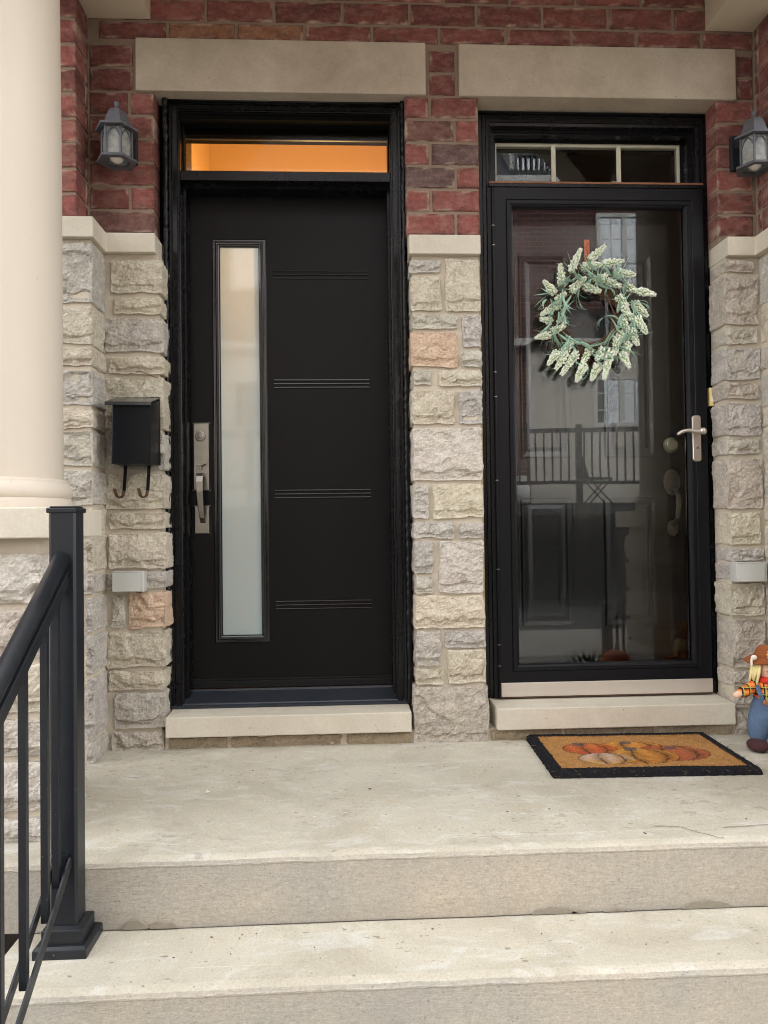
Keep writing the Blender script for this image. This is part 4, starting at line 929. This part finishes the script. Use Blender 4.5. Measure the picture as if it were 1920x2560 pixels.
for j in range(ny_):
    for i in range(nx_): fs.append((j * (nx_ + 1) + i, j * (nx_ + 1) + i + 1, (j + 1) * (nx_ + 1) + i + 1, (j + 1) * (nx_ + 1) + i))
bnd, mid = MB(), MB()
def sub(sel):
    keep = [f for f in fs if sel(f)]; idx = sorted({i for f in keep for i in f}); mp = {a: b for b, a in enumerate(idx)}
    q = MB(); q.v = [vs[i] for i in idx]; q.c = [cs[i] for i in idx]; q.f = [tuple(mp[i] for i in f) for f in keep]; q.m = [0] * len(keep); return q
isb = [1 if c[0] < 0.06 and abs(c[0] - c[2]) < 0.012 else 0 for c in cs]
bsel = lambda f: sum(isb[i] for i in f) >= 2
md = sub(lambda f: not bsel(f)); md.build('coir_field', mat_o, 'coir')
bd = sub(bsel)
random.seed(5)
bd.build('border', mat_o, 'coir')
fz = MB(); fz.mat('coir')
for _ in range(900):
    s_ = random.random()
    if s_ < 0.55: x, y = random.uniform(-MW / 2, MW / 2), -MD / 2 + random.uniform(-0.002, 0.03)
    elif s_ < 0.75: x, y = -MW / 2 + random.uniform(-0.002, 0.03), random.uniform(-MD / 2, MD / 2)
    elif s_ < 0.9: x, y = MW / 2 - random.uniform(-0.002, 0.03), random.uniform(-MD / 2, MD / 2)
    else: x, y = random.uniform(-MW / 2, MW / 2), MD / 2 - random.uniform(-0.002, 0.03)
    fz.tint = BLK if random.random() < 0.75 else pk((140, 116, 84))
    z0 = random.uniform(0.004, 0.021); a = random.uniform(0, 6.28); l = random.uniform(0.006, 0.016)
    p0 = Vector((1.03 + x, -0.29 + y, z0)); p1 = p0 + Vector((math.cos(a) * l, math.sin(a) * l, random.uniform(-0.2, 0.7) * l)); p1.z = max(0.001, p1.z)
    fz.tube([p0, p1], [0.0007, 0.0003], 3)
fz.build('loose_fibre', mat_o, 'coir')['kind'] = 'stuff'

# ------------------------------------------------------------------ wreath and its hanger
WY = 0.056; K = 0.000348; WX, WZ = 1.000, 1.683
def wp(a, b, y=0.0): return Vector((WX + (a - 800) * K, WY + y, WZ - (b - 1000) * K))
hg_ = thing('wreath_hanger', 'copper coloured flat metal hanger over the storm door glass, holding the wreath', 'hanger', (0.992, 0.05, 1.86))
b = MB(); b.box(0.9855, 1.0075, 0.056, 0.059, 1.875, 2.003); b.bar([(0.9965, 0.057, 1.88), (0.997, 0.045, 1.866), (0.998, 0.028, 1.872), (0.998, 0.022, 1.885)], 0.014, 0.003); b.build('strip', hg_, 'copper', bevel=0.0008)
b = MB(); random.seed(2)
for k in range(9):
    z = 1.99 - k * 0.0125; pts = [(0.9965 + 0.007 * math.sin(k * 2.1 + q) * (0.3 + q / 4), 0.0552, z - 0.003 * q) for q in range(4)]; b.tube(pts, 0.0011, 5)
b.build('scroll_pattern', hg_, 'felt_dark')
wr = thing('flower_wreath', 'white and green flower wreath on a twig ring, hanging on the storm door', 'wreath', tuple(wp(800, 1000)))
random.seed(21)
tw = MB()
for k in range(110):
    a0 = random.uniform(0, 6.28); sp = random.uniform(0.7, 2.2); R0 = random.uniform(0.104, 0.152); R1 = R0 + random.uniform(-0.012, 0.012); y0 = random.uniform(-0.014, 0.016)
    pts = []
    for q in range(13):
        u = q / 12; a = a0 + sp * u; R_ = R0 + (R1 - R0) * u + 0.004 * math.sin(u * 9 + k)
        pts.append(wp(800, 1000) + Vector((R_ * math.cos(a), y0 + 0.006 * math.sin(u * 7 + k), R_ * math.sin(a))))
    tw.tube(pts, random.uniform(0.0010, 0.0020), 4)
for k in range(330):     # wild ends sticking out
    a = random.uniform(0, 6.28); R_ = random.uniform(0.125, 0.155); l = random.uniform(0.03, 0.10); da = random.uniform(0.2, 1.1) * random.choice((1, 1, -1))
    if -0.6 < a - 3.14 < 0.75: l *= 1.15
    p = wp(800, 1000) + Vector((R_ * math.cos(a), random.uniform(-0.01, 0.015), R_ * math.sin(a))); dv = Vector((math.cos(a + da), random.uniform(-0.25, 0.1), math.sin(a + da))); bend = Vector((math.cos(a + da + 1.4), 0, math.sin(a + da + 1.4))) * random.uniform(-0.35, 0.35)
    tw.tube([p, p + dv * l * .5 + bend * l * .2, p + dv * l + bend * l * .8], [0.0012, 0.0010, 0.0005], 3)
tw.build('twig_ring', wr, 'twig')
SP = [(470, 630, 455, 385), (570, 490, 670, 245), (800, 350, 965, 195), (700, 430, 940, 400), (950, 400, 1200, 365), (1090, 490, 1335, 525), (850, 590, 1020, 510), (560, 720, 740, 560), (720, 650, 905, 730), (390, 740, 245, 600),
      (410, 820, 510, 730), (440, 860, 200, 1000), (340, 1060, 205, 1040), (430, 1080, 490, 1000), (330, 1190, 500, 1120), (330, 1220, 120, 1270), (470, 1440, 580, 1310), (400, 1420, 265, 1595), (500, 1430, 370, 1630), (640, 1420, 435, 1690),
      (800, 1370, 690, 1560), (720, 1560, 610, 1770), (940, 1380, 850, 1530), (900, 1550, 785, 1760), (1030, 1400, 920, 1750), (1120, 1230, 1070, 1450), (1240, 1300, 1200, 1500), (1150, 1430, 1240, 1620), (1280, 1150, 1350, 1360), (1150, 1040, 1250, 1200),
      (1150, 1180, 1180, 1330), (1330, 1010, 1440, 1210), (1210, 960, 1340, 1080), (1310, 830, 1470, 1000), (1120, 770, 1230, 900), (1180, 880, 1260, 990), (1210, 630, 1350, 720), (1360, 710, 1555, 770), (1000, 590, 1160, 670), (930, 590, 1010, 560)]
def spike_mesh(L, seed):
    rnd = random.Random(seed); b = MB(); b.mat('bud_stem'); b.tube([(0, 0, -0.006), (0.001, 0, L * .5), (0, 0, L)], [0.0034, 0.0098, 0.0020], 6); b.mat('bud_white')
    n_ = int(L / 0.0040)
    for i in range(n_):
        u = i / (n_ - 1); z = L * (0.04 + 0.96 * u); rr_ = 0.0148 * (1 - 0.62 * u ** 1.8) * (0.8 if u < .08 else 1) * rnd.uniform(0.75, 1.2)
        for k in range(4):
            a = i * 0.9 + k * 1.571 + rnd.uniform(-.3, .3); s_ = (0.0050 - 0.0016 * u) * rnd.uniform(0.6, 1.3)
            b.ball((rr_ * math.cos(a), rr_ * math.sin(a), z + rnd.uniform(-.0015, .0015)), s_, 6, 4)
    b.ball((0, 0, L), 0.0022, 6, 4)
    me = b.build('flower_spike', None, org=Vector((0, 0, 0)), smooth=True); return me
protos = {}
for i, (ax, az, bx_, bz) in enumerate(SP):
    A_, B_ = wp(ax, az), wp(bx_, bz); L = (B_ - A_).length
    key = (round(L / 0.012), i % 2)
    yo = -0.014 - 0.016 * ((i * 37) % 10) / 10
    if key not in protos:
        protos[key] = spike_mesh(key[0] * 0.012, i); o = protos[key]
    else:
        o = protos[key].copy(); COL.objects.link(o)
    o.parent = wr; o.location = A_ + Vector((0, yo, 0)) - wr.location
    dv = (B_ - A_); dv.y = -0.2 * L * (0.3 + ((i * 13) % 7) / 7)
    o.rotation_euler = dv.to_track_quat('Z', 'Y').to_euler()
def leaf_mesh(L, w, bend, tw_, seed):
    b = MB(); rnd = random.Random(seed); n_ = 10
    for bl in range(3):
      vs, fs = [], []; L *= rnd.uniform(0.8, 1.15); bend *= rnd.uniform(0.5, 1.3); az = rnd.uniform(-1.2, 1.2)
      for q in range(n_ + 1):
        u = q / n_; wd = w * (0.35 + 0.65 * math.sin(math.pi * min(1, u * 1.1 + 0.12))) * (1 - u ** 4)
        a = bend * u; x = L * (math.sin(a) / bend if abs(bend) > .05 else u); y = L * ((1 - math.cos(a)) / bend if abs(bend) > .05 else 0); th = tw_ * u
        c = Vector((y, 0, x)); sd = Vector((math.cos(th), math.sin(th), 0)) * wd / 2; nn = Vector((-math.sin(th), math.cos(th), 0)) * 0.0003
        Rz = Matrix.Rotation(az, 3, 'Z') @ Matrix.Rotation(az * 0.5, 3, 'X')
        vs += [Rz @ p for p in (c - sd + nn, c + sd + nn, c + sd - nn, c - sd - nn)]
      for q in range(n_):
        for k in range(4): fs.append((q * 4 + k, q * 4 + (k + 1) % 4, (q + 1) * 4 + (k + 1) % 4, (q + 1) * 4 + k))
      b.add(vs, fs)
    return b.build('leaf', None, 'leaf_green', org=Vector((0, 0, 0)), smooth=True)
random.seed(33)
lp_ = []
for i in range(96):
    a = 6.283 * i / 96 + random.uniform(-.1, .1); R_ = random.uniform(0.108, 0.195)
    if i < 8: o = leaf_mesh(random.uniform(0.08, 0.13), random.uniform(0.006, 0.011), (-1.9, 1.6, 0.9, -0.8, 2.3, -2.4, 1.2, -1.4)[i], random.uniform(-1, 1), i); lp_.append(o)
    else: o = lp_[i % 8].copy(); COL.objects.link(o)
    o.parent = wr; p = wp(800, 1000) + Vector((R_ * math.cos(a), random.uniform(-0.046, -0.016), R_ * math.sin(a))); o.location = p - wr.location
    out = a + random.choice((1, 1, 1, -1)) * random.uniform(0.4, 2.3)
    o.rotation_euler = Vector((math.cos(out), random.uniform(-.35, .1), math.sin(out))).to_track_quat('Z', 'Y').to_euler(); o.scale = (1,) * 3

# ------------------------------------------------------------------ scarecrow doll
doll = thing('scarecrow_doll', 'small plush scarecrow doll in a plaid shirt and blue overalls against the stone', 'doll', (1.555, -0.235, 0.0))
DX, DY = 1.555, -0.235
def dpt(x, y, z): return Vector((DX + x, DY + y, z))
import bmesh
def skin(name, pts, edges, radii, mat, parent, sub=2):
    me = bpy.data.meshes.new(name); me.from_pydata([tuple(Vector(p) - doll.location) for p in pts], edges, [])
    bm = bmesh.new(); bm.from_mesh(me); ly = bm.verts.layers.skin.verify()
    bm.verts.ensure_lookup_table()
    for i, v in enumerate(bm.verts):
        r_ = radii[i]; v[ly].radius = r_ if isinstance(r_, tuple) else (r_, r_); v[ly].use_root = (i == 0)
    bm.to_mesh(me); bm.free(); me.materials.append(M[mat])
    o = bpy.data.objects.new(name, me); COL.objects.link(o); o.parent = parent
    s_ = o.modifiers.new('skin', 'SKIN'); s_.use_smooth_shade = True; u = o.modifiers.new('sub', 'SUBSURF'); u.levels = sub; u.render_levels = sub
    return o
pts = [dpt(0, 0, 0.150), dpt(0, 0, 0.200), dpt(0, 0, 0.245), dpt(0, 0, 0.262), dpt(0, 0, 0.285), dpt(0, 0, 0.315), dpt(0, 0, 0.335),
       dpt(-0.035, 0, 0.240), dpt(-0.085, -0.012, 0.215), dpt(-0.128, -0.02, 0.204), dpt(-0.142, -0.022, 0.198),
       dpt(0.035, 0, 0.240), dpt(0.080, -0.03, 0.205), dpt(0.100, -0.055, 0.170), dpt(0.104, -0.064, 0.160),
       dpt(-0.035, -0.01, 0.10), dpt(-0.045, -0.015, 0.03), dpt(0.035, -0.03, 0.10), dpt(0.030, -0.06, 0.03)]
ed = [(0, 1), (1, 2), (2, 3), (3, 4), (4, 5), (5, 6), (2, 7), (7, 8), (8, 9), (9, 10), (2, 11), (11, 12), (12, 13), (13, 14), (0, 15), (15, 16), (0, 17), (17, 18)]
skin('body', pts, ed, [0.03, 0.028, 0.026, 0.024, 0.044, 0.046, 0.030, 0.018, 0.014, 0.013, 0.010, 0.018, 0.014, 0.013, 0.010, 0.010, 0.010, 0.010, 0.010], 'doll_skin', doll)
skin('shirt', [dpt(0, 0, 0.140), dpt(0, 0, 0.200), dpt(0, 0, 0.245), dpt(-0.038, -0.002, 0.240), dpt(-0.085, -0.012, 0.216), dpt(-0.122, -0.019, 0.206), dpt(0.038, -0.004, 0.240), dpt(0.078, -0.028, 0.208), dpt(0.096, -0.050, 0.178)],
     [(0, 1), (1, 2), (2, 3), (3, 4), (4, 5), (2, 6), (6, 7), (7, 8)], [0.056, 0.053, 0.038, 0.026, 0.021, 0.026, 0.024, 0.021, 0.026], 'plaid', doll)
tr = MB()
def loft(path):      # closed, slightly puckered cloth tube: (centre, rx, ry)
    vs, fs = [], []; sg = 28
    for q, (c_, rx, ry) in enumerate(path):
        for k in range(sg):
            a = 2 * math.pi * k / sg; w = 1 + 0.05 * math.sin(a * 7 + q) * (0.4 if 1 < q < len(path) - 2 else 1.0) + 0.05 * noise.noise((a * 1.5, q * 0.6, rx * 60))
            vs.append(Vector(c_) + Vector((rx * w * math.cos(a), ry * w * math.sin(a), 0.003 * math.sin(a * 3 + q))))
    for q in range(len(path) - 1):
        for k in range(sg): fs.append((q * sg + k, q * sg + (k + 1) % sg, (q + 1) * sg + (k + 1) % sg, (q + 1) * sg + k))
    fs += [tuple(reversed(range(sg))), tuple((len(path) - 1) * sg + k for k in range(sg))]
    tr.add(vs, fs)
loft([(dpt(-0.047, -0.015, 0.030), 0.030, 0.030), (dpt(-0.047, -0.015, 0.038), 0.024, 0.025), (dpt(-0.046, -0.014, 0.052), 0.034, 0.034), (dpt(-0.044, -0.012, 0.085), 0.038, 0.038), (dpt(-0.036, -0.008, 0.120), 0.038, 0.042), (dpt(-0.026, -0.004, 0.150), 0.036, 0.044)])
loft([(dpt(0.031, -0.060, 0.030), 0.030, 0.030), (dpt(0.031, -0.058, 0.038), 0.024, 0.025), (dpt(0.032, -0.052, 0.052), 0.034, 0.034), (dpt(0.034, -0.038, 0.085), 0.038, 0.040), (dpt(0.032, -0.018, 0.120), 0.038, 0.044), (dpt(0.024, -0.004, 0.150), 0.036, 0.044)])
loft([(dpt(-0.001, -0.006, 0.108), 0.044, 0.034), (dpt(-0.001, -0.006, 0.125), 0.062, 0.046), (dpt(0, -0.003, 0.150), 0.063, 0.050), (dpt(0, 0, 0.172), 0.056, 0.050), (dpt(0, 0, 0.180), 0.051, 0.048), (dpt(0, 0, 0.189), 0.053, 0.049), (dpt(0, 0, 0.190), 0.044, 0.040)])
tr.build('trousers', doll, 'denim', smooth=True)
for (sx, sy) in ((-0.062, -0.035), (0.028, -0.090)):
    b = MB(); b.ball(dpt(sx, sy, 0.022), (0.036, 0.045, 0.024), 18, 12); b.build('shoe', doll, 'shoe_felt', smooth=True)
b = MB(); b.bar([dpt(-0.042, -0.044, 0.178), dpt(-0.052, -0.046, 0.205), dpt(-0.056, -0.030, 0.235), dpt(-0.05, 0.0, 0.25)], 0.016, 0.004); b.build('strap', doll, 'denim', bevel=0.0015); b = MB(); b.bar([dpt(0.042, -0.048, 0.178), dpt(0.050, -0.046, 0.205), dpt(0.054, -0.030, 0.235), dpt(0.05, 0.0, 0.25)], 0.016, 0.004); b.build('strap', doll, 'denim', bevel=0.0015)
for sx in (-0.040, 0.042): b = MB(); b.lathe([(0.0085, -0.0), (0.0085, -0.004), (0.006, -0.005), (0.0, -0.004)], dpt(sx, -0.053, 0.180), 16, 'Y'); b.build('button', doll, 'wood_button')
b = MB(); b.lathe([(0.030, 0.240), (0.046, 0.246), (0.048, 0.258), (0.040, 0.266), (0.028, 0.266)], dpt(0, -0.004, 0), 24); b.build('bandana', doll, 'felt_red', smooth=True)
b = MB(); pr = []
b.lathe([(0.0, 0.372), (0.022, 0.370), (0.034, 0.360), (0.042, 0.340), (0.048, 0.331)], dpt(0, 0.004, 0.008), 28, cap=False)
vs, fs = [], []
for q in range(6):
    R_ = 0.044 + 0.036 * q / 5
    for k in range(36):
        a = 2 * math.pi * k / 36; vs.append(dpt(R_ * math.cos(a), 0.006 + R_ * math.sin(a) * 0.92, 0.3415 - 0.020 * (q / 5) ** 1.3 + 0.004 * math.sin(3 * a) * q / 5))
for q in range(5):
    for k in range(36): fs.append((q * 36 + k, q * 36 + (k + 1) % 36, (q + 1) * 36 + (k + 1) % 36, (q + 1) * 36 + k))
b.add(vs, fs); hat = b.build('hat', doll, 'felt_brown', smooth=True); so = hat.modifiers.new('thick', 'SOLIDIFY'); so.thickness = 0.004
b = MB()
for k in range(12):
    a = 2 * math.pi * k / 12; c_ = dpt(-0.006, -0.052, 0.354)
    b.ball(c_ + Vector((0.017 * math.cos(a), -0.002, 0.015 * math.sin(a))), (0.0095, 0.003, 0.0055), 8, 5, Matrix.Rotation(-a, 3, 'Y'))
fl = b.build('sunflower', doll, 'sunflower', smooth=True)
b = MB(); b.ball(dpt(-0.006, -0.055, 0.354), (0.010, 0.004, 0.007), 12, 8); b.build('flower_centre', fl, 'felt_dark', smooth=True)
b = MB(); b.ball(dpt(-0.066, -0.030, 0.340), (0.012, 0.008, 0.010), 8, 6); b.ball(dpt(-0.074, -0.028, 0.322), (0.005, 0.005, 0.018), 8, 6); b.build('hat_bow', doll, 'white_cloth')
random.seed(4)
for sgn in (-1, 1):
    hr = MB()
    for k in range(9):
        a = rad(140 + 9.5 * k) if sgn < 0 else rad(40 - 9.5 * k)
        x0_ = 0.053 * math.cos(a); y0_ = 0.046 * math.sin(a)
        l_ = random.uniform(0.065, 0.092); dx_ = sgn * random.uniform(0.0, 0.02)
        hr.tube([dpt(x0_ * .9, y0_, 0.330), dpt(x0_ + dx_ * .4, y0_ - 0.006, 0.330 - l_ * .5), dpt(x0_ + dx_, y0_ - 0.006, 0.330 - l_)], [0.006, 0.0058, 0.0035], 7)
    hr.build('hair', doll, 'yarn', smooth=True)
for ex in (-0.017, 0.014): b = MB(); b.ball(dpt(ex, -0.045, 0.307), 0.0035, 8, 6); b.build('eye', doll, 'felt_dark')
b = MB(); yb_ = -0.050; b.add([dpt(-0.010, yb_, 0.291), dpt(0.006, yb_, 0.291), dpt(-0.002, yb_, 0.304), dpt(-0.002, yb_ + 0.02, 0.296)], [(0, 1, 2), (0, 2, 3), (2, 1, 3), (1, 0, 3)]); b.build('nose', doll, 'felt_red')
b = MB(); b.tube([dpt(-0.030 + 0.005 * q, -0.0445 - 0.004 * math.sin(math.pi * q / 11), 0.294 - 0.014 * math.sin(math.pi * q / 11)) for q in range(12)], 0.0009, 5); b.build('smile', doll, 'felt_dark')
b = MB(); c_ = dpt(0.050, -0.086, 0.105)
for k in range(10):
    a = 2 * math.pi * k / 10; b.ball(c_ + Vector((0.020 * math.cos(a), 0, 0.022 * math.sin(a))), (0.012, 0.004, 0.006), 8, 5, Matrix.Rotation(-a, 3, 'Y'))
fl2 = b.build('felt_flower', doll, 'felt_orange', smooth=True)

# ------------------------------------------------------------------ things that show only in the door glass: pumpkin, potted plant
pmp = thing('pumpkin', 'orange pumpkin at the end of the landing, mirrored low in the storm door glass', 'pumpkin', (1.46, -0.93, 0.0))
b = MB(); vs, fs = [], []
for j in range(13):
    th = math.pi * j / 12
    for i in range(40):
        ph = 2 * math.pi * i / 40; rr_ = 0.088 * (1 - 0.10 * abs(math.cos(5 * ph))) * math.sin(th) ** 0.8; vs.append((1.46 + rr_ * math.cos(ph), -0.93 + rr_ * math.sin(ph), 0.078 + 0.076 * math.cos(th)))
for j in range(12):
    for i in range(40): fs.append((j * 40 + i, j * 40 + (i + 1) % 40, (j + 1) * 40 + (i + 1) % 40, (j + 1) * 40 + i))
b.add(vs, fs); b.build('flesh', pmp, 'pumpkin_skin', smooth=True)
b = MB(); b.tube([(1.46, -0.93, 0.145), (1.462, -0.932, 0.17), (1.468, -0.94, 0.20)], [0.018, 0.012, 0.009], 8); b.build('stem', pmp, 'stalk')
pl_ = thing('potted_plant', 'leafy green potted plant on the steps, mirrored low in the storm door', 'plant', (1.38, -1.18, -0.178))
b = MB(); b.lathe([(0.0, -0.177), (0.055, -0.177), (0.075, -0.03), (0.080, -0.03), (0.080, -0.02), (0.070, -0.02), (0.066, -0.04), (0.0, -0.04)], (1.38, -1.18, 0), 24); b.build('pot', pl_, 'garage_dark')
b = MB(); random.seed(8)
for k in range(46):
    a = random.uniform(0, 6.28); e = random.uniform(0.2, 1.4); l = random.uniform(0.05, 0.13); d_ = Vector((math.cos(a) * math.cos(e), math.sin(a) * math.cos(e), math.sin(e)))
    p = Vector((1.38, -1.18, -0.03)) + d_ * l; s_ = Vector((-math.sin(a), math.cos(a), 0)) * 0.014; u = Vector((0, 0, 0.002))
    b.add([p, p + d_ * 0.02 + s_, p + d_ * 0.06, p + d_ * 0.02 - s_, p + d_ * 0.02 + u * 4], [(0, 1, 4), (1, 2, 4), (2, 3, 4), (3, 0, 4), (0, 3, 2, 1)]); b.tube([Vector((1.38, -1.18, -0.04)), p], 0.0015, 4)
b.build('foliage', pl_, 'plant_green')

# ------------------------------------------------------------------ litter on the concrete
random.seed(14); lt = MB()
for k in range(46):
    x, y = random.uniform(-0.6, 1.9), random.uniform(-1.0, -0.06)
    if 0.63 < x < 1.42 and y > -0.56: continue
    s_ = random.uniform(0.0015, 0.0045); lt.mat('dust_white' if random.random() < 0.5 else 'dust_brown'); a = random.uniform(0, 3.1)
    lt.obox((x, y, 0.0025), (s_ * random.uniform(1, 2.6), s_, 0.0016), Matrix.Rotation(a, 3, 'Z'))
for k in range(16):
    s_ = random.uniform(0.0015, 0.003); lt.mat('dust_white' if random.random() < 0.4 else 'dust_brown'); lt.obox((random.uniform(-0.5, 1.5), random.uniform(-1.27, -1.04), -0.1755), (s_ * 2, s_, 0.0015), Matrix.Rotation(random.uniform(0, 3), 3, 'Z'))
lt.mat('dust_white'); lt.obox((-0.45, -0.55, 0.004), (0.014, 0.003, 0.002), Matrix.Rotation(0.2, 3, 'Z')); lt.obox((-0.452, -0.545, 0.006), (0.003, 0.010, 0.002), Matrix.Rotation(0.5, 3, 'Z'))
tag(lt.build('litter', None), 'tiny pale flakes and brown crumbs scattered over the landing and steps', 'debris', kind='stuff')

# ------------------------------------------------------------------ house across the street (mirrored in the glass)
FY = -11.58
far = thing('opposite_house', 'brick and stucco townhouse across the street, mirrored in the storm door', 'townhouse', (0, FY - 3, -0.72))
b = MB(); b.box(-7, 11, FY - 7, FY, 1.2, 7.45, 'far_brick'); b.box(-7, 11, FY - 7, FY - 0.9, -0.72, 1.2, 'garage_dark'); b.build('brick_wall', far)
b = MB()
for x in (-3.4, 3.58): b.box(x, x + 2.9, FY - 0.2, FY + 0.05, 1.2, 4.28, 'stucco')
b.build('stucco_bay', far)
b = MB(); b.box(-7.1, 11.1, FY - 0.1, FY + 0.18, 4.28, 4.42, 'window_white'); b.box(-7.2, 11.2, FY - 7, FY + 0.35, 7.45, 7.62, 'window_white'); b.box(-7.2, 11.2, FY - 7, FY + 0.25, 7.36, 7.449, 'window_white'); b.build('cornice', far)
b = MB(); b.extrude([(FY + 0.3, 7.625), (FY - 7, 7.625), (FY - 4.0, 11.4)], 'X', -7.2, 11.2); b.build('roof', far, 'shingle')
def far_window(x0, x1, z0, z1, nm=1):
    w_ = MB(); w_.frame(x0, x1, z0, z1, [(0, FY - 0.02), (0, FY + 0.09), (0.08, FY + 0.09), (0.08, FY + 0.02)][::1]); m0 = (x0 + x1) / 2
    w_.box(m0 - 0.05, m0 + 0.05, FY + 0.02, FY + 0.085, z0 + 0.08, z1 - 0.08)
    for xm in ((x0 + 0.08 + m0 - 0.05) / 2, (x1 - 0.08 + m0 + 0.05) / 2): w_.box(xm - 0.012, xm + 0.012, FY + 0.06, FY + 0.075, z0 + 0.08, z1 - 0.08)
    for k in (1, 2): z = z0 + (z1 - z0) * k / 3; w_.box(x0 + 0.08, x1 - 0.08, FY + 0.058, FY + 0.073, z - 0.012, z + 0.012)
    o = w_.build('window', far, 'window_white')
    w_ = MB(); w_.box(x0 + 0.07, x1 - 0.07, FY + 0.052, FY + 0.058, z0 + 0.07, z1 - 0.07); w_.build('pane', o, 'far_glass')
    w_ = MB(); w_.box(x0 + 0.07, x1 - 0.07, FY + 0.051 - 0.02, FY + 0.0505, z0 + 0.07, z1 - 0.07); w_.build('blind', o, 'garage_dark')
for (x0, x1, z0, z1) in ((4.83, 5.95, 2.72, 3.72), (4.95, 6.05, 5.45, 6.90), (-2.2, -1.1, 2.72, 3.72), (-2.2, -1.0, 5.45, 6.9), (1.3, 2.4, 2.72, 3.72), (1.3, 2.4, 5.45, 6.9), (7.6, 8.7, 2.72, 3.72), (7.8, 8.9, 5.45, 6.9)): far_window(x0, x1, z0, z1)
b = MB(); b.box(4.35, 5.35, FY + 0.001, FY + 0.06, 4.45, 5.0, 'garage_dark'); b.build('dark_panel', far)
b = MB(); b.box(-6.5, 10.5, FY + 0.002, -9.95, 1.0, 1.2, 'garage_dark'); b.build('deck', far)
b = MB(); b.box(3.3, 4.75, FY + 0.001, FY - 0.9, 7.63, 8.75, 'window_white'); dm = b.build('dormer', far)
b = MB(); b.box(3.45, 4.6, FY + 0.002, FY + 0.03, 7.75, 8.6); b.build('pane', dm, 'far_glass')
r_ = MB()
for x in (-4.5, -1.67, 1.2, 4.08, 6.95, 9.8): r_.box(x - 0.05, x + 0.05, -10.13, -10.03, 1.2, 2.58)
r_.box(-6.5, 10.5, -10.11, -10.05, 2.44, 2.52); r_.box(-6.5, 10.5, -10.10, -10.06, 1.52, 1.58)
fence = r_.build('deck_railing', far, 'rail_black')
r_ = MB(); x = -6.4
while x < 10.4: r_.box(x - 0.012, x + 0.012, -10.095, -10.065, 1.58, 2.44); x += 0.145
r_.build('baluster_row', fence, 'rail_black')
r_ = MB(); x = 3.35
while x < 4.75: r_.box(x - 0.015, x + 0.015, FY + 0.30, FY + 0.33, 7.62, 8.25); x += 0.11
r_.box(3.3, 4.75, FY + 0.28, FY + 0.35, 8.25, 8.31); r_.build('balcony_railing', far, 'rail_black')
tk = thing('propane_tank', 'white propane tank on the deck across the street, mirrored in the storm door', 'gas tank', (3.15, -10.5, 1.2))
b = MB(); b.lathe([(0.0, 1.21), (0.11, 1.21), (0.15, 1.26), (0.15, 1.50), (0.11, 1.57), (0.03, 1.60), (0.0, 1.60)], (3.15, -10.5, 0), 24); b.build('tank', tk, 'propane_white', smooth=True)
b = MB(); b.lathe([(0.09, 1.57), (0.10, 1.70), (0.095, 1.70), (0.085, 1.57)], (3.15, -10.5, 0), 20); b.build('collar', tk, 'propane_white')
ch = thing('folding_chair', 'dark folding chair on the deck across the street, mirrored in the storm door', 'chair', (4.65, -10.75, 1.2))
b = MB(); b.box(4.42, 4.85, -10.95, -10.55, 1.64, 1.67); b.build('seat', ch, 'garage_dark')
b = MB(); b.bar([(4.42, -10.75, 1.66), (4.30, -10.75, 2.05)], 0.03, 0.42, side=(0, 0, 1)); b.build('backrest', ch, 'garage_dark')
for yy in (-10.93, -10.57):
    for (xa, xb) in ((4.42, 4.85), (4.85, 4.42)):
        b = MB(); b.tube([(xa, yy, 1.2), (xb, yy, 1.65)], 0.014, 6); b.build('leg', ch, 'garage_dark')
